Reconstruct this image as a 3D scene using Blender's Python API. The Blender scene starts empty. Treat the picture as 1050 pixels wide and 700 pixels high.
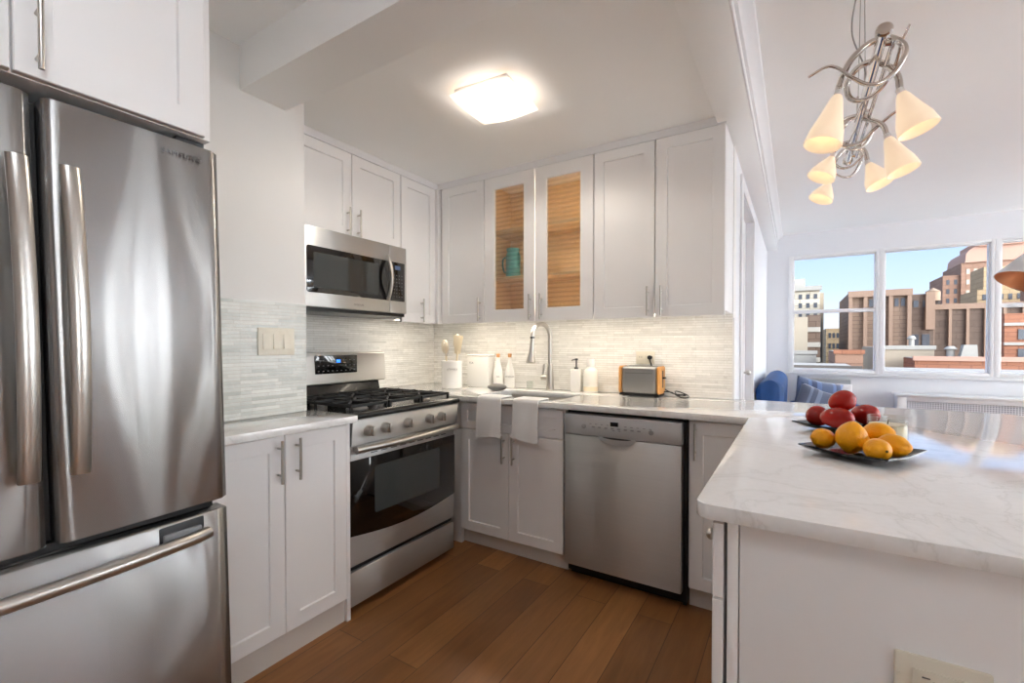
import bpy, bmesh, math, random
from mathutils import Vector, Matrix, noise
random.seed(7)
PI = math.pi
sc = bpy.context.scene
COL = sc.collection

# ------------------------------------------------------------------ camera
W_PX, H_PX, F_PX = 1050.0, 700.0, 466.7
HORIZON, YAW, PITCH, CAM_Z = 353.5, math.radians(31.95), math.radians(0.8), 1.22
cam_d = bpy.data.cameras.new('camera')
cam = bpy.data.objects.new('camera', cam_d)
COL.objects.link(cam)
cam_d.sensor_width = 36.0
cam_d.lens = F_PX / W_PX * 36.0
cam_d.shift_y = (HORIZON + F_PX * math.tan(PITCH) - H_PX / 2) / W_PX
cam_d.clip_start = 0.02
cam_d.clip_end = 600
cam.location = (0, 0, CAM_Z)
cam.rotation_euler = (PI / 2 - PITCH, 0, YAW)
sc.camera = cam

# ------------------------------------------------------------------ colour management, world, sun
vs = sc.view_settings
sc.display_settings.display_device = 'sRGB'
vs.view_transform = 'Standard'
vs.look = 'None'
vs.exposure = 0.62
vs.gamma = 1.0
vs.use_curve_mapping = False
sc.cycles.use_denoising = True
sc.cycles.max_bounces = 14
sc.cycles.diffuse_bounces = 7
sc.cycles.glossy_bounces = 5
sc.cycles.transparent_max_bounces = 16
sc.cycles.sample_clamp_indirect = 6.0
sc.cycles.caustics_reflective = False
sc.cycles.caustics_refractive = False

SKY_FILL = 11.0          # sky brightened out of view to the right, added as fill
LAMP_W = 31.0           # flush ceiling lamp diffuser
LIVING_FILL_L = 26.0           # same lamp shape, added unseen in the living room as fill
UP_FILL_L = 262.0             # unseen floor lamp added by the right wall to lift the ceilings
LED_L = 15.0            # under-cabinet strips
SUN_E = 1.1

world = bpy.data.worlds.new('sky')
sc.world = world
world.use_nodes = True
nt = world.node_tree
nt.nodes.clear()
N, L = nt.nodes, nt.links
out = N.new('ShaderNodeOutputWorld')
bg = N.new('ShaderNodeBackground')
tc = N.new('ShaderNodeTexCoord')
sep = N.new('ShaderNodeSeparateXYZ')
L.new(tc.outputs['Generated'], sep.inputs[0])
rmp = N.new('ShaderNodeValToRGB')
e = rmp.color_ramp.elements
e[0].position, e[0].color = 0.0, (0.84, 0.88, 0.95, 1)
e[1].position, e[1].color = 0.9, (0.22, 0.45, 0.88, 1)
e2 = e.new(0.10); e2.color = (0.55, 0.69, 0.96, 1)
e3 = e.new(0.24); e3.color = (0.33, 0.53, 0.94, 1)
L.new(sep.outputs['Z'], rmp.inputs[0])
dotn = N.new('ShaderNodeVectorMath'); dotn.operation = 'DOT_PRODUCT'
dotn.inputs[1].default_value = (0.97, -0.24, 0.0)
L.new(tc.outputs['Generated'], dotn.inputs[0])
mr = N.new('ShaderNodeMapRange'); mr.interpolation_type = 'SMOOTHSTEP'
mr.inputs['From Min'].default_value = 0.35; mr.inputs['From Max'].default_value = 0.8
mr.inputs['To Min'].default_value = 0; mr.inputs['To Max'].default_value = 1
L.new(dotn.outputs['Value'], mr.inputs['Value'])
mx = N.new('ShaderNodeMix'); mx.data_type = 'RGBA'
L.new(mr.outputs[0], mx.inputs[0])
L.new(rmp.outputs[0], mx.inputs[6])
mx.inputs[7].default_value = (SKY_FILL * 0.95, SKY_FILL * 0.98, SKY_FILL, 1)
L.new(mx.outputs[2], bg.inputs[0])
bg.inputs[1].default_value = 1.0
L.new(bg.outputs[0], out.inputs[0])

sun_d = bpy.data.lights.new('sun', 'SUN')
sun_d.energy = SUN_E
sun_d.angle = math.radians(0.6)
sun_d.color = (1.0, 0.96, 0.90)
sun = bpy.data.objects.new('sun', sun_d)
COL.objects.link(sun)
sun.location = (-10, -10, 30)
sun.rotation_euler = Vector((0.55, 1.0, -0.62)).to_track_quat('-Z', 'Y').to_euler()

# ------------------------------------------------------------------ materials
def lin(c):
    def f(v):
        v /= 255.0
        return v / 12.92 if v <= 0.04045 else ((v + 0.055) / 1.055) ** 2.4
    return tuple(f(v) for v in c)

def M(name, rgb, rough=0.5, metal=0.0, var=0.03, vscale=6.0, bump=0.0, bscale=80.0, stretch=(1, 1, 1), aniso=0.0, arot=0.0,
      coat=0.0, spec=0.5, emit=None, estr=0.0, sheen=0.0, trans=0.0, ior=1.45, sss=0.0):
    m = bpy.data.materials.new(name)
    m.use_nodes = True
    nt = m.node_tree; n = nt.nodes; l = nt.links
    p = n['Principled BSDF']
    c = lin(rgb)
    t = n.new('ShaderNodeTexCoord')
    mp = n.new('ShaderNodeMapping'); mp.inputs['Scale'].default_value = stretch
    l.new(t.outputs['Object'], mp.inputs[0])
    if var > 0:
        nz = n.new('ShaderNodeTexNoise'); nz.inputs['Scale'].default_value = vscale; nz.inputs['Detail'].default_value = 3
        l.new(mp.outputs[0], nz.inputs['Vector'])
        r = n.new('ShaderNodeMix'); r.data_type = 'RGBA'
        r.inputs[6].default_value = tuple(min(1, v * (1 - var)) for v in c) + (1,)
        r.inputs[7].default_value = tuple(min(1, v * (1 + var)) for v in c) + (1,)
        l.new(nz.outputs['Fac'], r.inputs[0])
        l.new(r.outputs[2], p.inputs['Base Color'])
    else:
        p.inputs['Base Color'].default_value = c + (1,)
    if bump > 0:
        nb = n.new('ShaderNodeTexNoise'); nb.inputs['Scale'].default_value = bscale; nb.inputs['Detail'].default_value = 2
        l.new(mp.outputs[0], nb.inputs['Vector'])
        b = n.new('ShaderNodeBump'); b.inputs['Strength'].default_value = bump; b.inputs['Distance'].default_value = 0.01
        l.new(nb.outputs['Fac'], b.inputs['Height'])
        l.new(b.outputs[0], p.inputs['Normal'])
    p.inputs['Roughness'].default_value = rough
    p.inputs['Metallic'].default_value = metal
    p.inputs['Specular IOR Level'].default_value = spec
    p.inputs['IOR'].default_value = ior
    p.inputs['Coat Weight'].default_value = coat
    p.inputs['Coat Roughness'].default_value = 0.05
    p.inputs['Sheen Weight'].default_value = sheen
    p.inputs['Transmission Weight'].default_value = trans
    p.inputs['Subsurface Weight'].default_value = sss
    if sss:
        p.inputs['Subsurface Radius'].default_value = (0.01, 0.006, 0.004)
    if aniso:
        p.inputs['Anisotropic'].default_value = aniso
        p.inputs['Anisotropic Rotation'].default_value = arot
        tg = n.new('ShaderNodeTangent'); tg.direction_type = 'RADIAL'; tg.axis = 'Z'
        l.new(tg.outputs[0], p.inputs['Tangent'])
    if emit:
        p.inputs['Emission Color'].default_value = lin(emit) + (1,)
        p.inputs['Emission Strength'].default_value = estr
    return m

def pr(m):
    return m.node_tree.nodes['Principled BSDF']

MAT = {}
MAT['wall'] = M('wall_paint', (233, 232, 230), 0.65, var=0.012, bump=0.02, bscale=120)
MAT['wall_cool'] = M('living_wall_paint', (230, 231, 235), 0.65, var=0.012, bump=0.02, bscale=120)
MAT['ceiling'] = M('ceiling_paint', (249, 250, 250), 0.8, var=0.012, bump=0.03, bscale=60)
MAT['trim'] = M('trim_gloss_paint', (236, 236, 238), 0.35, var=0.01)
MAT['cab'] = M('cabinet_paint', (243, 242, 242), 0.38, var=0.01)
MAT['cab_in'] = M('maple_interior', (218, 188, 140), 0.5, var=0.10, vscale=5, stretch=(1, 8, 1))
MAT['steel'] = M('brushed_steel', (204, 203, 201), 0.42, 0.9, var=0.05, vscale=3, stretch=(1, 1, 60), bump=0.02, bscale=4, aniso=0.9, arot=0.25)
MAT['steel_toaster'] = M('grey_brushed_steel', (150, 149, 148), 0.36, 0.85, var=0.04, vscale=3, stretch=(1, 1, 60))
MAT['steel_dark'] = M('dark_steel_edge', (120, 119, 118), 0.35, 1.0, var=0.05)
def brushed_skin(name, rgb, rough, an):
    # horizontally brushed sheet: sharp sideways, smeared up and down
    m = M(name, rgb, 0.4, 1.0, var=0.03, vscale=3, stretch=(8, 8, 0.3), bump=0.10, bscale=1.3)
    nt = m.node_tree; n = nt.nodes; l = nt.links; p = pr(m)
    g = n.new('ShaderNodeBsdfAnisotropic'); g.distribution = 'GGX'
    g.inputs['Roughness'].default_value = rough; g.inputs['Anisotropy'].default_value = an; g.inputs['Rotation'].default_value = 0.0
    tg = n.new('ShaderNodeTangent'); tg.direction_type = 'RADIAL'; tg.axis = 'Z'; l.new(tg.outputs[0], g.inputs['Tangent'])
    l.new(p.inputs['Base Color'].links[0].from_socket, g.inputs['Color'])
    l.new(p.inputs['Normal'].links[0].from_socket, g.inputs['Normal'])
    mxs = n.new('ShaderNodeMixShader'); mxs.inputs[0].default_value = 0.85
    l.new(p.outputs[0], mxs.inputs[1]); l.new(g.outputs[0], mxs.inputs[2])
    o = [x for x in n if x.type == 'OUTPUT_MATERIAL'][0]
    l.new(mxs.outputs[0], o.inputs[0])
    return m
MAT['steel_fridge'] = brushed_skin('fridge_steel', (186, 185, 184), 0.27, 0.82)
MAT['nickel'] = M('satin_nickel', (196, 192, 186), 0.30, 1.0, var=0.03)
MAT['chrome'] = M('polished_nickel', (214, 208, 202), 0.08, 1.0, var=0.02)
MAT['black_glass'] = M('black_glass', (10, 10, 11), 0.04, var=0.0, coat=0.6)
MAT['window_glass_dark'] = M('smoked_oven_glass', (54, 58, 58), 0.06, var=0.05, coat=0.5)
MAT['black'] = M('black_enamel', (16, 16, 17), 0.18, var=0.05, coat=0.3)
MAT['iron'] = M('cast_iron', (24, 24, 25), 0.55, var=0.1, bump=0.1, bscale=200)
MAT['black_plastic'] = M('black_plastic', (18, 18, 19), 0.45, var=0.05)
MAT['grey_plastic'] = M('grey_plastic', (150, 152, 154), 0.4, var=0.03)
MAT['strip_grey'] = M('silver_plastic', (192, 194, 196), 0.35, 0.3, var=0.02)
MAT['dark_grey'] = M('dark_grey_plastic', (58, 60, 62), 0.4, var=0.05)
MAT['burner'] = M('aluminium_burner', (150, 148, 146), 0.35, 0.9, var=0.1)
MAT['screen_blue'] = M('blue_display', (20, 60, 140), 0.3, var=0.0, emit=(40, 130, 255), estr=1.2)
MAT['screen_dim'] = M('dim_display', (40, 50, 62), 0.3, var=0.0, emit=(80, 110, 150), estr=0.35)
MAT['mark_white'] = M('printed_white', (190, 190, 190), 0.6, var=0.0)
MAT['mark_grey'] = M('printed_grey', (128, 128, 130), 0.6, var=0.0)
MAT['ceramic'] = M('white_ceramic', (238, 237, 234), 0.18, var=0.01)
MAT['tin'] = M('white_enamel_tin', (238, 237, 233), 0.25, var=0.01)
MAT['bottle'] = M('white_glass_bottle', (240, 239, 236), 0.12, var=0.01)
MAT['cork'] = M('cork', (206, 152, 104), 0.8, var=0.2, vscale=200)
MAT['pale_wood'] = M('pale_wood', (222, 208, 180), 0.6, var=0.1, vscale=12, stretch=(1, 1, 0.2))
MAT['bamboo'] = M('bamboo', (196, 140, 76), 0.45, var=0.10, vscale=10, stretch=(1, 1, 0.15))
MAT['pebble'] = M('grey_pebble', (128, 127, 126), 0.55, var=0.12, vscale=30, bump=0.05)
MAT['towel'] = M('white_cotton', (240, 239, 238), 0.95, var=0.02, bump=0.35, bscale=260, sheen=0.3)
MAT['ivory'] = M('ivory_plastic', (228, 222, 206), 0.4, var=0.01)
MAT['cream_soap'] = M('cream_soap_bottle', (246, 243, 235), 0.3, var=0.02)
MAT['lemon'] = M('lemon_peel', (240, 164, 14), 0.34, var=0.14, vscale=9, bump=0.22, bscale=150, sss=0.05)
MAT['lemon_tip'] = M('lemon_stem_scar', (92, 74, 24), 0.7, var=0.1)
MAT['mango'] = M('red_mango_skin', (158, 24, 16), 0.18, var=0.55, vscale=9, sss=0.03)
MAT['plate'] = M('black_glass_plate', (30, 29, 30), 0.12, var=0.2, coat=0.4)
MAT['wax'] = M('cream_wax', (240, 226, 198), 0.5, var=0.02, sss=0.1)
MAT['wick'] = M('wick', (60, 50, 40), 0.8, var=0.1)
MAT['velvet'] = M('blue_velvet', (2, 60, 118), 0.6, var=0.3, vscale=10, sheen=0.0)
MAT['copper'] = M('copper_lining', (222, 178, 150), 0.35, 1.0, var=0.05)
MAT['lamp_white'] = M('white_lamp_metal', (206, 205, 206), 0.3, 0.2, var=0.02)
MAT['teal'] = M('teal_enamel', (40, 150, 158), 0.35, var=0.05)
MAT['cable_grey'] = M('clear_cable', (168, 166, 164), 0.4, 0.3, var=0.03)
MAT['shade'] = M('frosted_lamp_glass', (255, 236, 208), 0.4, var=0.03, vscale=12, emit=(255, 222, 190), estr=0.30)
MAT['bulb'] = M('lit_bulb', (255, 240, 220), 0.4, var=0.0, emit=(255, 236, 214), estr=0.8)
def frosted_dome():
    # frosted lamp glass: passes part of the bulb's light straight through and glows itself
    m = M('lamp_diffuser', (252, 242, 230), 0.3, var=0.0, emit=(255, 230, 208), estr=0.9)
    nt = m.node_tree; n = nt.nodes; l = nt.links
    tr = n.new('ShaderNodeBsdfTransparent'); tr.inputs[0].default_value = (1.0, 0.97, 0.92, 1)
    mxs = n.new('ShaderNodeMixShader'); mxs.inputs[0].default_value = 0.5
    o = [x for x in n if x.type == 'OUTPUT_MATERIAL'][0]
    l.new(pr(m).outputs[0], mxs.inputs[1]); l.new(tr.outputs[0], mxs.inputs[2]); l.new(mxs.outputs[0], o.inputs[0])
    return m
MAT['diffuser'] = frosted_dome()
MAT['living_fill'] = M('living_fill_diffuser', (250, 244, 236), 0.3, var=0.0, emit=(238, 246, 255), estr=LIVING_FILL_L)
MAT['up_fill'] = M('up_fill_diffuser', (250, 246, 240), 0.3, var=0.0, emit=(236, 245, 255), estr=UP_FILL_L)
MAT['cab_fill'] = M('cabinet_fill_glow', (255, 235, 205), 0.4, var=0.0, emit=(255, 236, 206), estr=9.0)  # glow added to brighten the inside of the glass cabinet
MAT['entry_fill'] = M('entry_fill_diffuser', (250, 244, 236), 0.3, var=0.0, emit=(240, 247, 255), estr=9.0)  # extra lamp out of view, added for frontal fill
MAT['led'] = M('led_strip', (255, 235, 205), 0.4, var=0.0, emit=(255, 241, 220), estr=LED_L)
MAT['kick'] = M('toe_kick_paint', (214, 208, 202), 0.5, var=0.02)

def clear_glass(name, tint, gl=0.10, rough=0.02, rib=False, mixmax=0.9):
    m = bpy.data.materials.new(name); m.use_nodes = True
    nt = m.node_tree; n = nt.nodes; l = nt.links; n.clear()
    o = n.new('ShaderNodeOutputMaterial')
    mxs = n.new('ShaderNodeMixShader'); tr = n.new('ShaderNodeBsdfTransparent'); g = n.new('ShaderNodeBsdfGlossy')
    tr.inputs[0].default_value = tint + (1,)
    g.inputs['Roughness'].default_value = rough
    fr = n.new('ShaderNodeLayerWeight'); fr.inputs[0].default_value = 0.18
    ad = n.new('ShaderNodeMath'); ad.operation = 'ADD'; ad.use_clamp = True; ad.inputs[1].default_value = gl
    sc_ = n.new('ShaderNodeMath'); sc_.operation = 'MULTIPLY'; sc_.inputs[1].default_value = 0.45
    l.new(fr.outputs['Facing'], sc_.inputs[0]); l.new(sc_.outputs[0], ad.inputs[0]); l.new(ad.outputs[0], mxs.inputs[0])
    l.new(tr.outputs[0], mxs.inputs[1]); l.new(g.outputs[0], mxs.inputs[2]); l.new(mxs.outputs[0], o.inputs[0])
    if rib:
        t = n.new('ShaderNodeTexCoord')
        wv = n.new('ShaderNodeTexWave'); wv.bands_direction = 'Z'; wv.inputs['Scale'].default_value = 11.0
        l.new(t.outputs['Object'], wv.inputs['Vector'])
        b = n.new('ShaderNodeBump'); b.inputs['Strength'].default_value = 1.0; b.inputs['Distance'].default_value = 0.012
        l.new(wv.outputs['Fac'], b.inputs['Height'])
        l.new(b.outputs[0], g.inputs['Normal'])
        sh = n.new('ShaderNodeMix'); sh.data_type = 'RGBA'
        sh.inputs[6].default_value = tuple(v * 0.90 for v in tint) + (1,); sh.inputs[7].default_value = tint + (1,)
        l.new(wv.outputs['Fac'], sh.inputs[0]); l.new(sh.outputs[2], tr.inputs[0])
    return m
MAT['pane'] = clear_glass('window_pane', (0.96, 0.97, 0.97), 0.0)
MAT['ribbed'] = clear_glass('ribbed_cabinet_glass', (0.97, 0.96, 0.94), 0.09, 0.05, rib=True)
MAT['tumbler'] = clear_glass('tumbler_glass', (0.95, 0.96, 0.95), 0.03)

def mat_floor():
    m = M('oak_plank_floor', (140, 92, 50), 0.33, var=0)
    nt = m.node_tree; n = nt.nodes; l = nt.links; p = pr(m)
    g = n.new('ShaderNodeNewGeometry'); s = n.new('ShaderNodeSeparateXYZ'); c = n.new('ShaderNodeCombineXYZ')
    l.new(g.outputs['Position'], s.inputs[0]); l.new(s.outputs['Y'], c.inputs['X']); l.new(s.outputs['X'], c.inputs['Y'])
    br = n.new('ShaderNodeTexBrick')
    br.inputs['Scale'].default_value = 1.0; br.inputs['Brick Width'].default_value = 1.25; br.inputs['Row Height'].default_value = 0.15
    br.inputs['Mortar Size'].default_value = 0.0014; br.inputs['Mortar Smooth'].default_value = 0.3; br.inputs['Bias'].default_value = 0.0
    br.offset = 0.37
    br.inputs['Color1'].default_value = lin((168, 118, 72)) + (1,); br.inputs['Color2'].default_value = lin((124, 82, 46)) + (1,)
    br.inputs['Mortar'].default_value = lin((60, 36, 20)) + (1,)
    l.new(c.outputs[0], br.inputs['Vector'])
    mp = n.new('ShaderNodeMapping'); mp.inputs['Scale'].default_value = (1.0, 9.0, 1.0); l.new(c.outputs[0], mp.inputs[0])
    nz = n.new('ShaderNodeTexNoise'); nz.inputs['Scale'].default_value = 3.0; nz.inputs['Detail'].default_value = 7; nz.inputs['Roughness'].default_value = 0.62; nz.inputs['Distortion'].default_value = 0.6
    l.new(mp.outputs[0], nz.inputs['Vector'])
    rp = n.new('ShaderNodeValToRGB'); rp.color_ramp.elements[0].position = 0.3; rp.color_ramp.elements[0].color = (0.78, 0.76, 0.74, 1)
    rp.color_ramp.elements[1].position = 0.68; rp.color_ramp.elements[1].color = (1.08, 1.07, 1.06, 1)
    l.new(nz.outputs['Fac'], rp.inputs[0])
    nz2 = n.new('ShaderNodeTexNoise'); nz2.inputs['Scale'].default_value = 2.2; nz2.inputs['Detail'].default_value = 2
    l.new(c.outputs[0], nz2.inputs['Vector'])
    rp2 = n.new('ShaderNodeValToRGB'); rp2.color_ramp.elements[0].color = (0.72, 0.70, 0.68, 1); rp2.color_ramp.elements[1].color = (1.2, 1.2, 1.2, 1)
    l.new(nz2.outputs['Fac'], rp2.inputs[0])
    mu = n.new('ShaderNodeMix'); mu.data_type = 'RGBA'; mu.blend_type = 'MULTIPLY'; mu.inputs[0].default_value = 1
    l.new(br.outputs['Color'], mu.inputs[6]); l.new(rp.outputs[0], mu.inputs[7])
    mu2 = n.new('ShaderNodeMix'); mu2.data_type = 'RGBA'; mu2.blend_type = 'MULTIPLY'; mu2.inputs[0].default_value = 1
    l.new(mu.outputs[2], mu2.inputs[6]); l.new(rp2.outputs[0], mu2.inputs[7])
    l.new(mu2.outputs[2], p.inputs['Base Color'])
    b = n.new('ShaderNodeBump'); b.inputs['Strength'].default_value = 0.25; b.inputs['Distance'].default_value = 0.004
    ma = n.new('ShaderNodeMath'); ma.operation = 'SUBTRACT'; ma.inputs[0].default_value = 1.0
    l.new(br.outputs['Fac'], ma.inputs[1]); l.new(ma.outputs[0], b.inputs['Height']); l.new(b.outputs[0], p.inputs['Normal'])
    return m
MAT['floor'] = mat_floor()

def mat_tile(name, axis, c1=(250, 249, 246), c2=(232, 231, 227), c3=(186, 188, 186), glassy=False):
    """linear mosaic of glass and marble strips; axis = which world axis runs along the wall"""
    m = M(name, (220, 218, 212), 0.22, var=0)
    nt = m.node_tree; n = nt.nodes; l = nt.links; p = pr(m)
    g = n.new('ShaderNodeNewGeometry'); s = n.new('ShaderNodeSeparateXYZ'); c = n.new('ShaderNodeCombineXYZ')
    l.new(g.outputs['Position'], s.inputs[0]); l.new(s.outputs[axis], c.inputs['X']); l.new(s.outputs['Z'], c.inputs['Y'])
    def brick(w, c1, c2, bias, off):
        b = n.new('ShaderNodeTexBrick'); b.offset = off; b.offset_frequency = 3; b.squash = 1.5; b.squash_frequency = 2
        b.inputs['Scale'].default_value = 1.0; b.inputs['Brick Width'].default_value = w; b.inputs['Row Height'].default_value = 0.0145
        b.inputs['Mortar Size'].default_value = 0.0011; b.inputs['Mortar Smooth'].default_value = 0.2; b.inputs['Bias'].default_value = bias
        b.inputs['Color1'].default_value = lin(c1) + (1,); b.inputs['Color2'].default_value = lin(c2) + (1,)
        b.inputs['Mortar'].default_value = lin((226, 223, 217)) + (1,)
        l.new(c.outputs[0], b.inputs['Vector'])
        return b
    a = brick(0.115, c1, c2, -0.1, 0.41)
    d = brick(0.165, (255, 255, 255), c3, -0.68 if not glassy else -0.3, 0.29)
    mu = n.new('ShaderNodeMix'); mu.data_type = 'RGBA'; mu.blend_type = 'MULTIPLY'; mu.inputs[0].default_value = 0.55
    l.new(a.outputs['Color'], mu.inputs[6]); l.new(d.outputs['Color'], mu.inputs[7])
    nz = n.new('ShaderNodeTexNoise'); nz.inputs['Scale'].default_value = 30; nz.inputs['Detail'].default_value = 3
    l.new(c.outputs[0], nz.inputs['Vector'])
    rp = n.new('ShaderNodeValToRGB'); rp.color_ramp.elements[0].color = (0.86, 0.86, 0.86, 1); rp.color_ramp.elements[1].color = (1.06, 1.06, 1.06, 1)
    l.new(nz.outputs['Fac'], rp.inputs[0])
    mu2 = n.new('ShaderNodeMix'); mu2.data_type = 'RGBA'; mu2.blend_type = 'MULTIPLY'; mu2.inputs[0].default_value = 1
    l.new(mu.outputs[2], mu2.inputs[6]); l.new(rp.outputs[0], mu2.inputs[7])
    l.new(mu2.outputs[2], p.inputs['Base Color'])
    sp = n.new('ShaderNodeSeparateColor'); l.new(d.outputs['Color'], sp.inputs[0])
    r = n.new('ShaderNodeMapRange'); r.inputs['From Min'].default_value = 0.4; r.inputs['From Max'].default_value = 1.0
    r.inputs['To Min'].default_value = 0.06; r.inputs['To Max'].default_value = 0.32
    l.new(sp.outputs[0], r.inputs['Value']); l.new(r.outputs[0], p.inputs['Roughness'])
    # each strip sits at its own slight tilt, so some catch the light
    wn = n.new('ShaderNodeBump'); wn.inputs['Strength'].default_value = 0.5; wn.inputs['Distance'].default_value = 0.003
    ad = n.new('ShaderNodeMath'); ad.operation = 'SUBTRACT'
    l.new(nz.outputs['Fac'], ad.inputs[0]); l.new(a.outputs['Fac'], ad.inputs[1])
    l.new(ad.outputs[0], wn.inputs['Height']); l.new(wn.outputs[0], p.inputs['Normal'])
    return m
MAT['tile_x'] = mat_tile('mosaic_strip_tile_along_x', 'X')
MAT['tile_chase'] = mat_tile('grey_green_glass_strip_tile', 'Y', (236, 237, 232), (211, 214, 209), (190, 196, 193), True)
MAT['tile_y'] = mat_tile('mosaic_strip_tile_along_y', 'Y')

def mat_quartz():
    m = M('white_quartz', (228, 225, 220), 0.09, var=0, spec=0.6, coat=0.55)
    pr(m).inputs['Coat Roughness'].default_value = 0.13
    nt = m.node_tree; n = nt.nodes; l = nt.links; p = pr(m)
    g = n.new('ShaderNodeNewGeometry')
    w = n.new('ShaderNodeTexNoise'); w.inputs['Scale'].default_value = 2.4; w.inputs['Detail'].default_value = 7; w.inputs['Roughness'].default_value = 0.6; w.inputs['Distortion'].default_value = 1.6
    l.new(g.outputs['Position'], w.inputs['Vector'])
    r = n.new('ShaderNodeValToRGB'); ee = r.color_ramp.elements
    ee[0].position = 0.46; ee[0].color = lin((243, 243, 243)) + (1,)
    ee[1].position = 0.56; ee[1].color = lin((241, 241, 241)) + (1,)
    v = ee.new(0.507); v.color = lin((229, 229, 228)) + (1,)
    a = ee.new(0.49); a.color = lin((240, 240, 240)) + (1,)
    b2 = ee.new(0.522); b2.color = lin((239, 239, 239)) + (1,)
    l.new(w.outputs['Fac'], r.inputs[0])
    f = n.new('ShaderNodeTexNoise'); f.inputs['Scale'].default_value = 60; f.inputs['Detail'].default_value = 4
    l.new(g.outputs['Position'], f.inputs['Vector'])
    rp = n.new('ShaderNodeValToRGB'); rp.color_ramp.elements[0].color = (0.92, 0.92, 0.91, 1); rp.color_ramp.elements[1].color = (1.04, 1.04, 1.04, 1)
    l.new(f.outputs['Fac'], rp.inputs[0])
    mu = n.new('ShaderNodeMix'); mu.data_type = 'RGBA'; mu.blend_type = 'MULTIPLY'; mu.inputs[0].default_value = 1
    l.new(r.outputs[0], mu.inputs[6]); l.new(rp.outputs[0], mu.inputs[7]); l.new(mu.outputs[2], p.inputs['Base Color'])
    return m
MAT['quartz'] = mat_quartz()

def mat_stripes(name, cols, scale):
    m = M(name, cols[0], 0.9, var=0, sheen=0.3)
    nt = m.node_tree; n = nt.nodes; l = nt.links; p = pr(m)
    t = n.new('ShaderNodeTexCoord'); s = n.new('ShaderNodeSeparateXYZ'); l.new(t.outputs['Object'], s.inputs[0])
    mu = n.new('ShaderNodeMath'); mu.operation = 'MULTIPLY'; mu.inputs[1].default_value = scale; l.new(s.outputs['X'], mu.inputs[0])
    fr = n.new('ShaderNodeMath'); fr.operation = 'FRACT'; l.new(mu.outputs[0], fr.inputs[0])
    r = n.new('ShaderNodeValToRGB'); r.color_ramp.interpolation = 'CONSTANT'; ee = r.color_ramp.elements
    ee[0].color = lin(cols[0]) + (1,); ee[1].position = 0.45; ee[1].color = lin(cols[1]) + (1,)
    x = ee.new(0.58); x.color = lin(cols[2]) + (1,); y = ee.new(0.8); y.color = lin(cols[1]) + (1,)
    l.new(fr.outputs[0], r.inputs[0]); l.new(r.outputs[0], p.inputs['Base Color'])
    return m
MAT['pillow_a'] = mat_stripes('blue_grey_striped_cotton', ((92, 106, 136), (104, 126, 172), (70, 82, 112)), 5)
MAT['pillow_b'] = mat_stripes('slate_striped_cotton', ((92, 100, 120), (122, 132, 154), (76, 84, 104)), 6)

def mat_grille():
    m = M('perforated_white_metal', (220, 220, 224), 0.4, var=0)
    nt = m.node_tree; n = nt.nodes; l = nt.links; p = pr(m)
    g = n.new('ShaderNodeNewGeometry'); s = n.new('ShaderNodeSeparateXYZ'); l.new(g.outputs['Position'], s.inputs[0])
    c = n.new('ShaderNodeCombineXYZ'); l.new(s.outputs['X'], c.inputs['X']); l.new(s.outputs['Z'], c.inputs['Y'])
    v = n.new('ShaderNodeTexVoronoi'); v.voronoi_dimensions = '2D'; v.inputs['Scale'].default_value = 52; v.inputs['Randomness'].default_value = 0
    l.new(c.outputs[0], v.inputs['Vector'])
    r = n.new('ShaderNodeValToRGB'); r.color_ramp.interpolation = 'CONSTANT'
    r.color_ramp.elements[0].color = lin((140, 142, 152)) + (1,); r.color_ramp.elements[1].position = 0.33; r.color_ramp.elements[1].color = lin((214, 214, 220)) + (1,)
    l.new(v.outputs['Distance'], r.inputs[0]); l.new(r.outputs[0], p.inputs['Base Color'])
    return m
MAT['grille'] = mat_grille()

def mat_courses(name, c1, c2, c3, w, h, mortar=0.06, offset=0.5):
    """masonry seen from far: courses of brick panels"""
    m = M(name, c1, 0.9, var=0)
    nt = m.node_tree; n = nt.nodes; l = nt.links; p = pr(m)
    g = n.new('ShaderNodeNewGeometry'); s = n.new('ShaderNodeSeparateXYZ'); l.new(g.outputs['Position'], s.inputs[0])
    ad = n.new('ShaderNodeMath'); ad.operation = 'ADD'; l.new(s.outputs['X'], ad.inputs[0]); l.new(s.outputs['Y'], ad.inputs[1])
    c = n.new('ShaderNodeCombineXYZ'); l.new(ad.outputs[0], c.inputs['X']); l.new(s.outputs['Z'], c.inputs['Y'])
    b = n.new('ShaderNodeTexBrick'); b.offset = offset
    b.inputs['Scale'].default_value = 1; b.inputs['Brick Width'].default_value = w; b.inputs['Row Height'].default_value = h
    b.inputs['Mortar Size'].default_value = mortar; b.inputs['Mortar Smooth'].default_value = 0.5
    b.inputs['Color1'].default_value = lin(c1) + (1,); b.inputs['Color2'].default_value = lin(c2) + (1,); b.inputs['Mortar'].default_value = lin(c3) + (1,)
    l.new(c.outputs[0], b.inputs['Vector']); l.new(b.outputs['Color'], p.inputs['Base Color'])
    return m
MAT['brown_brick'] = mat_courses('brown_brick', (126, 105, 90), (115, 95, 81), (98, 79, 67), 1.3, 0.42, 0.035)
MAT['brown_pier'] = M('brown_brick_pier', (128, 105, 90), 0.9, var=0.1, vscale=0.6)
MAT['dark_brick'] = mat_courses('dark_brown_brick', (96, 80, 70), (88, 73, 64), (77, 62, 54), 1.3, 0.62, 0.05)
MAT['limestone'] = mat_courses('pale_limestone', (184, 174, 158), (172, 162, 146), (146, 134, 118), 2.2, 0.9, 0.05)
MAT['stucco'] = M('tan_stucco', (150, 138, 122), 0.9, var=0.06, vscale=0.4)
MAT['tower_brick'] = mat_courses('red_brown_brick', (142, 110, 92), (132, 101, 84), (113, 85, 70), 1.6, 0.7, 0.05)
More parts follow.
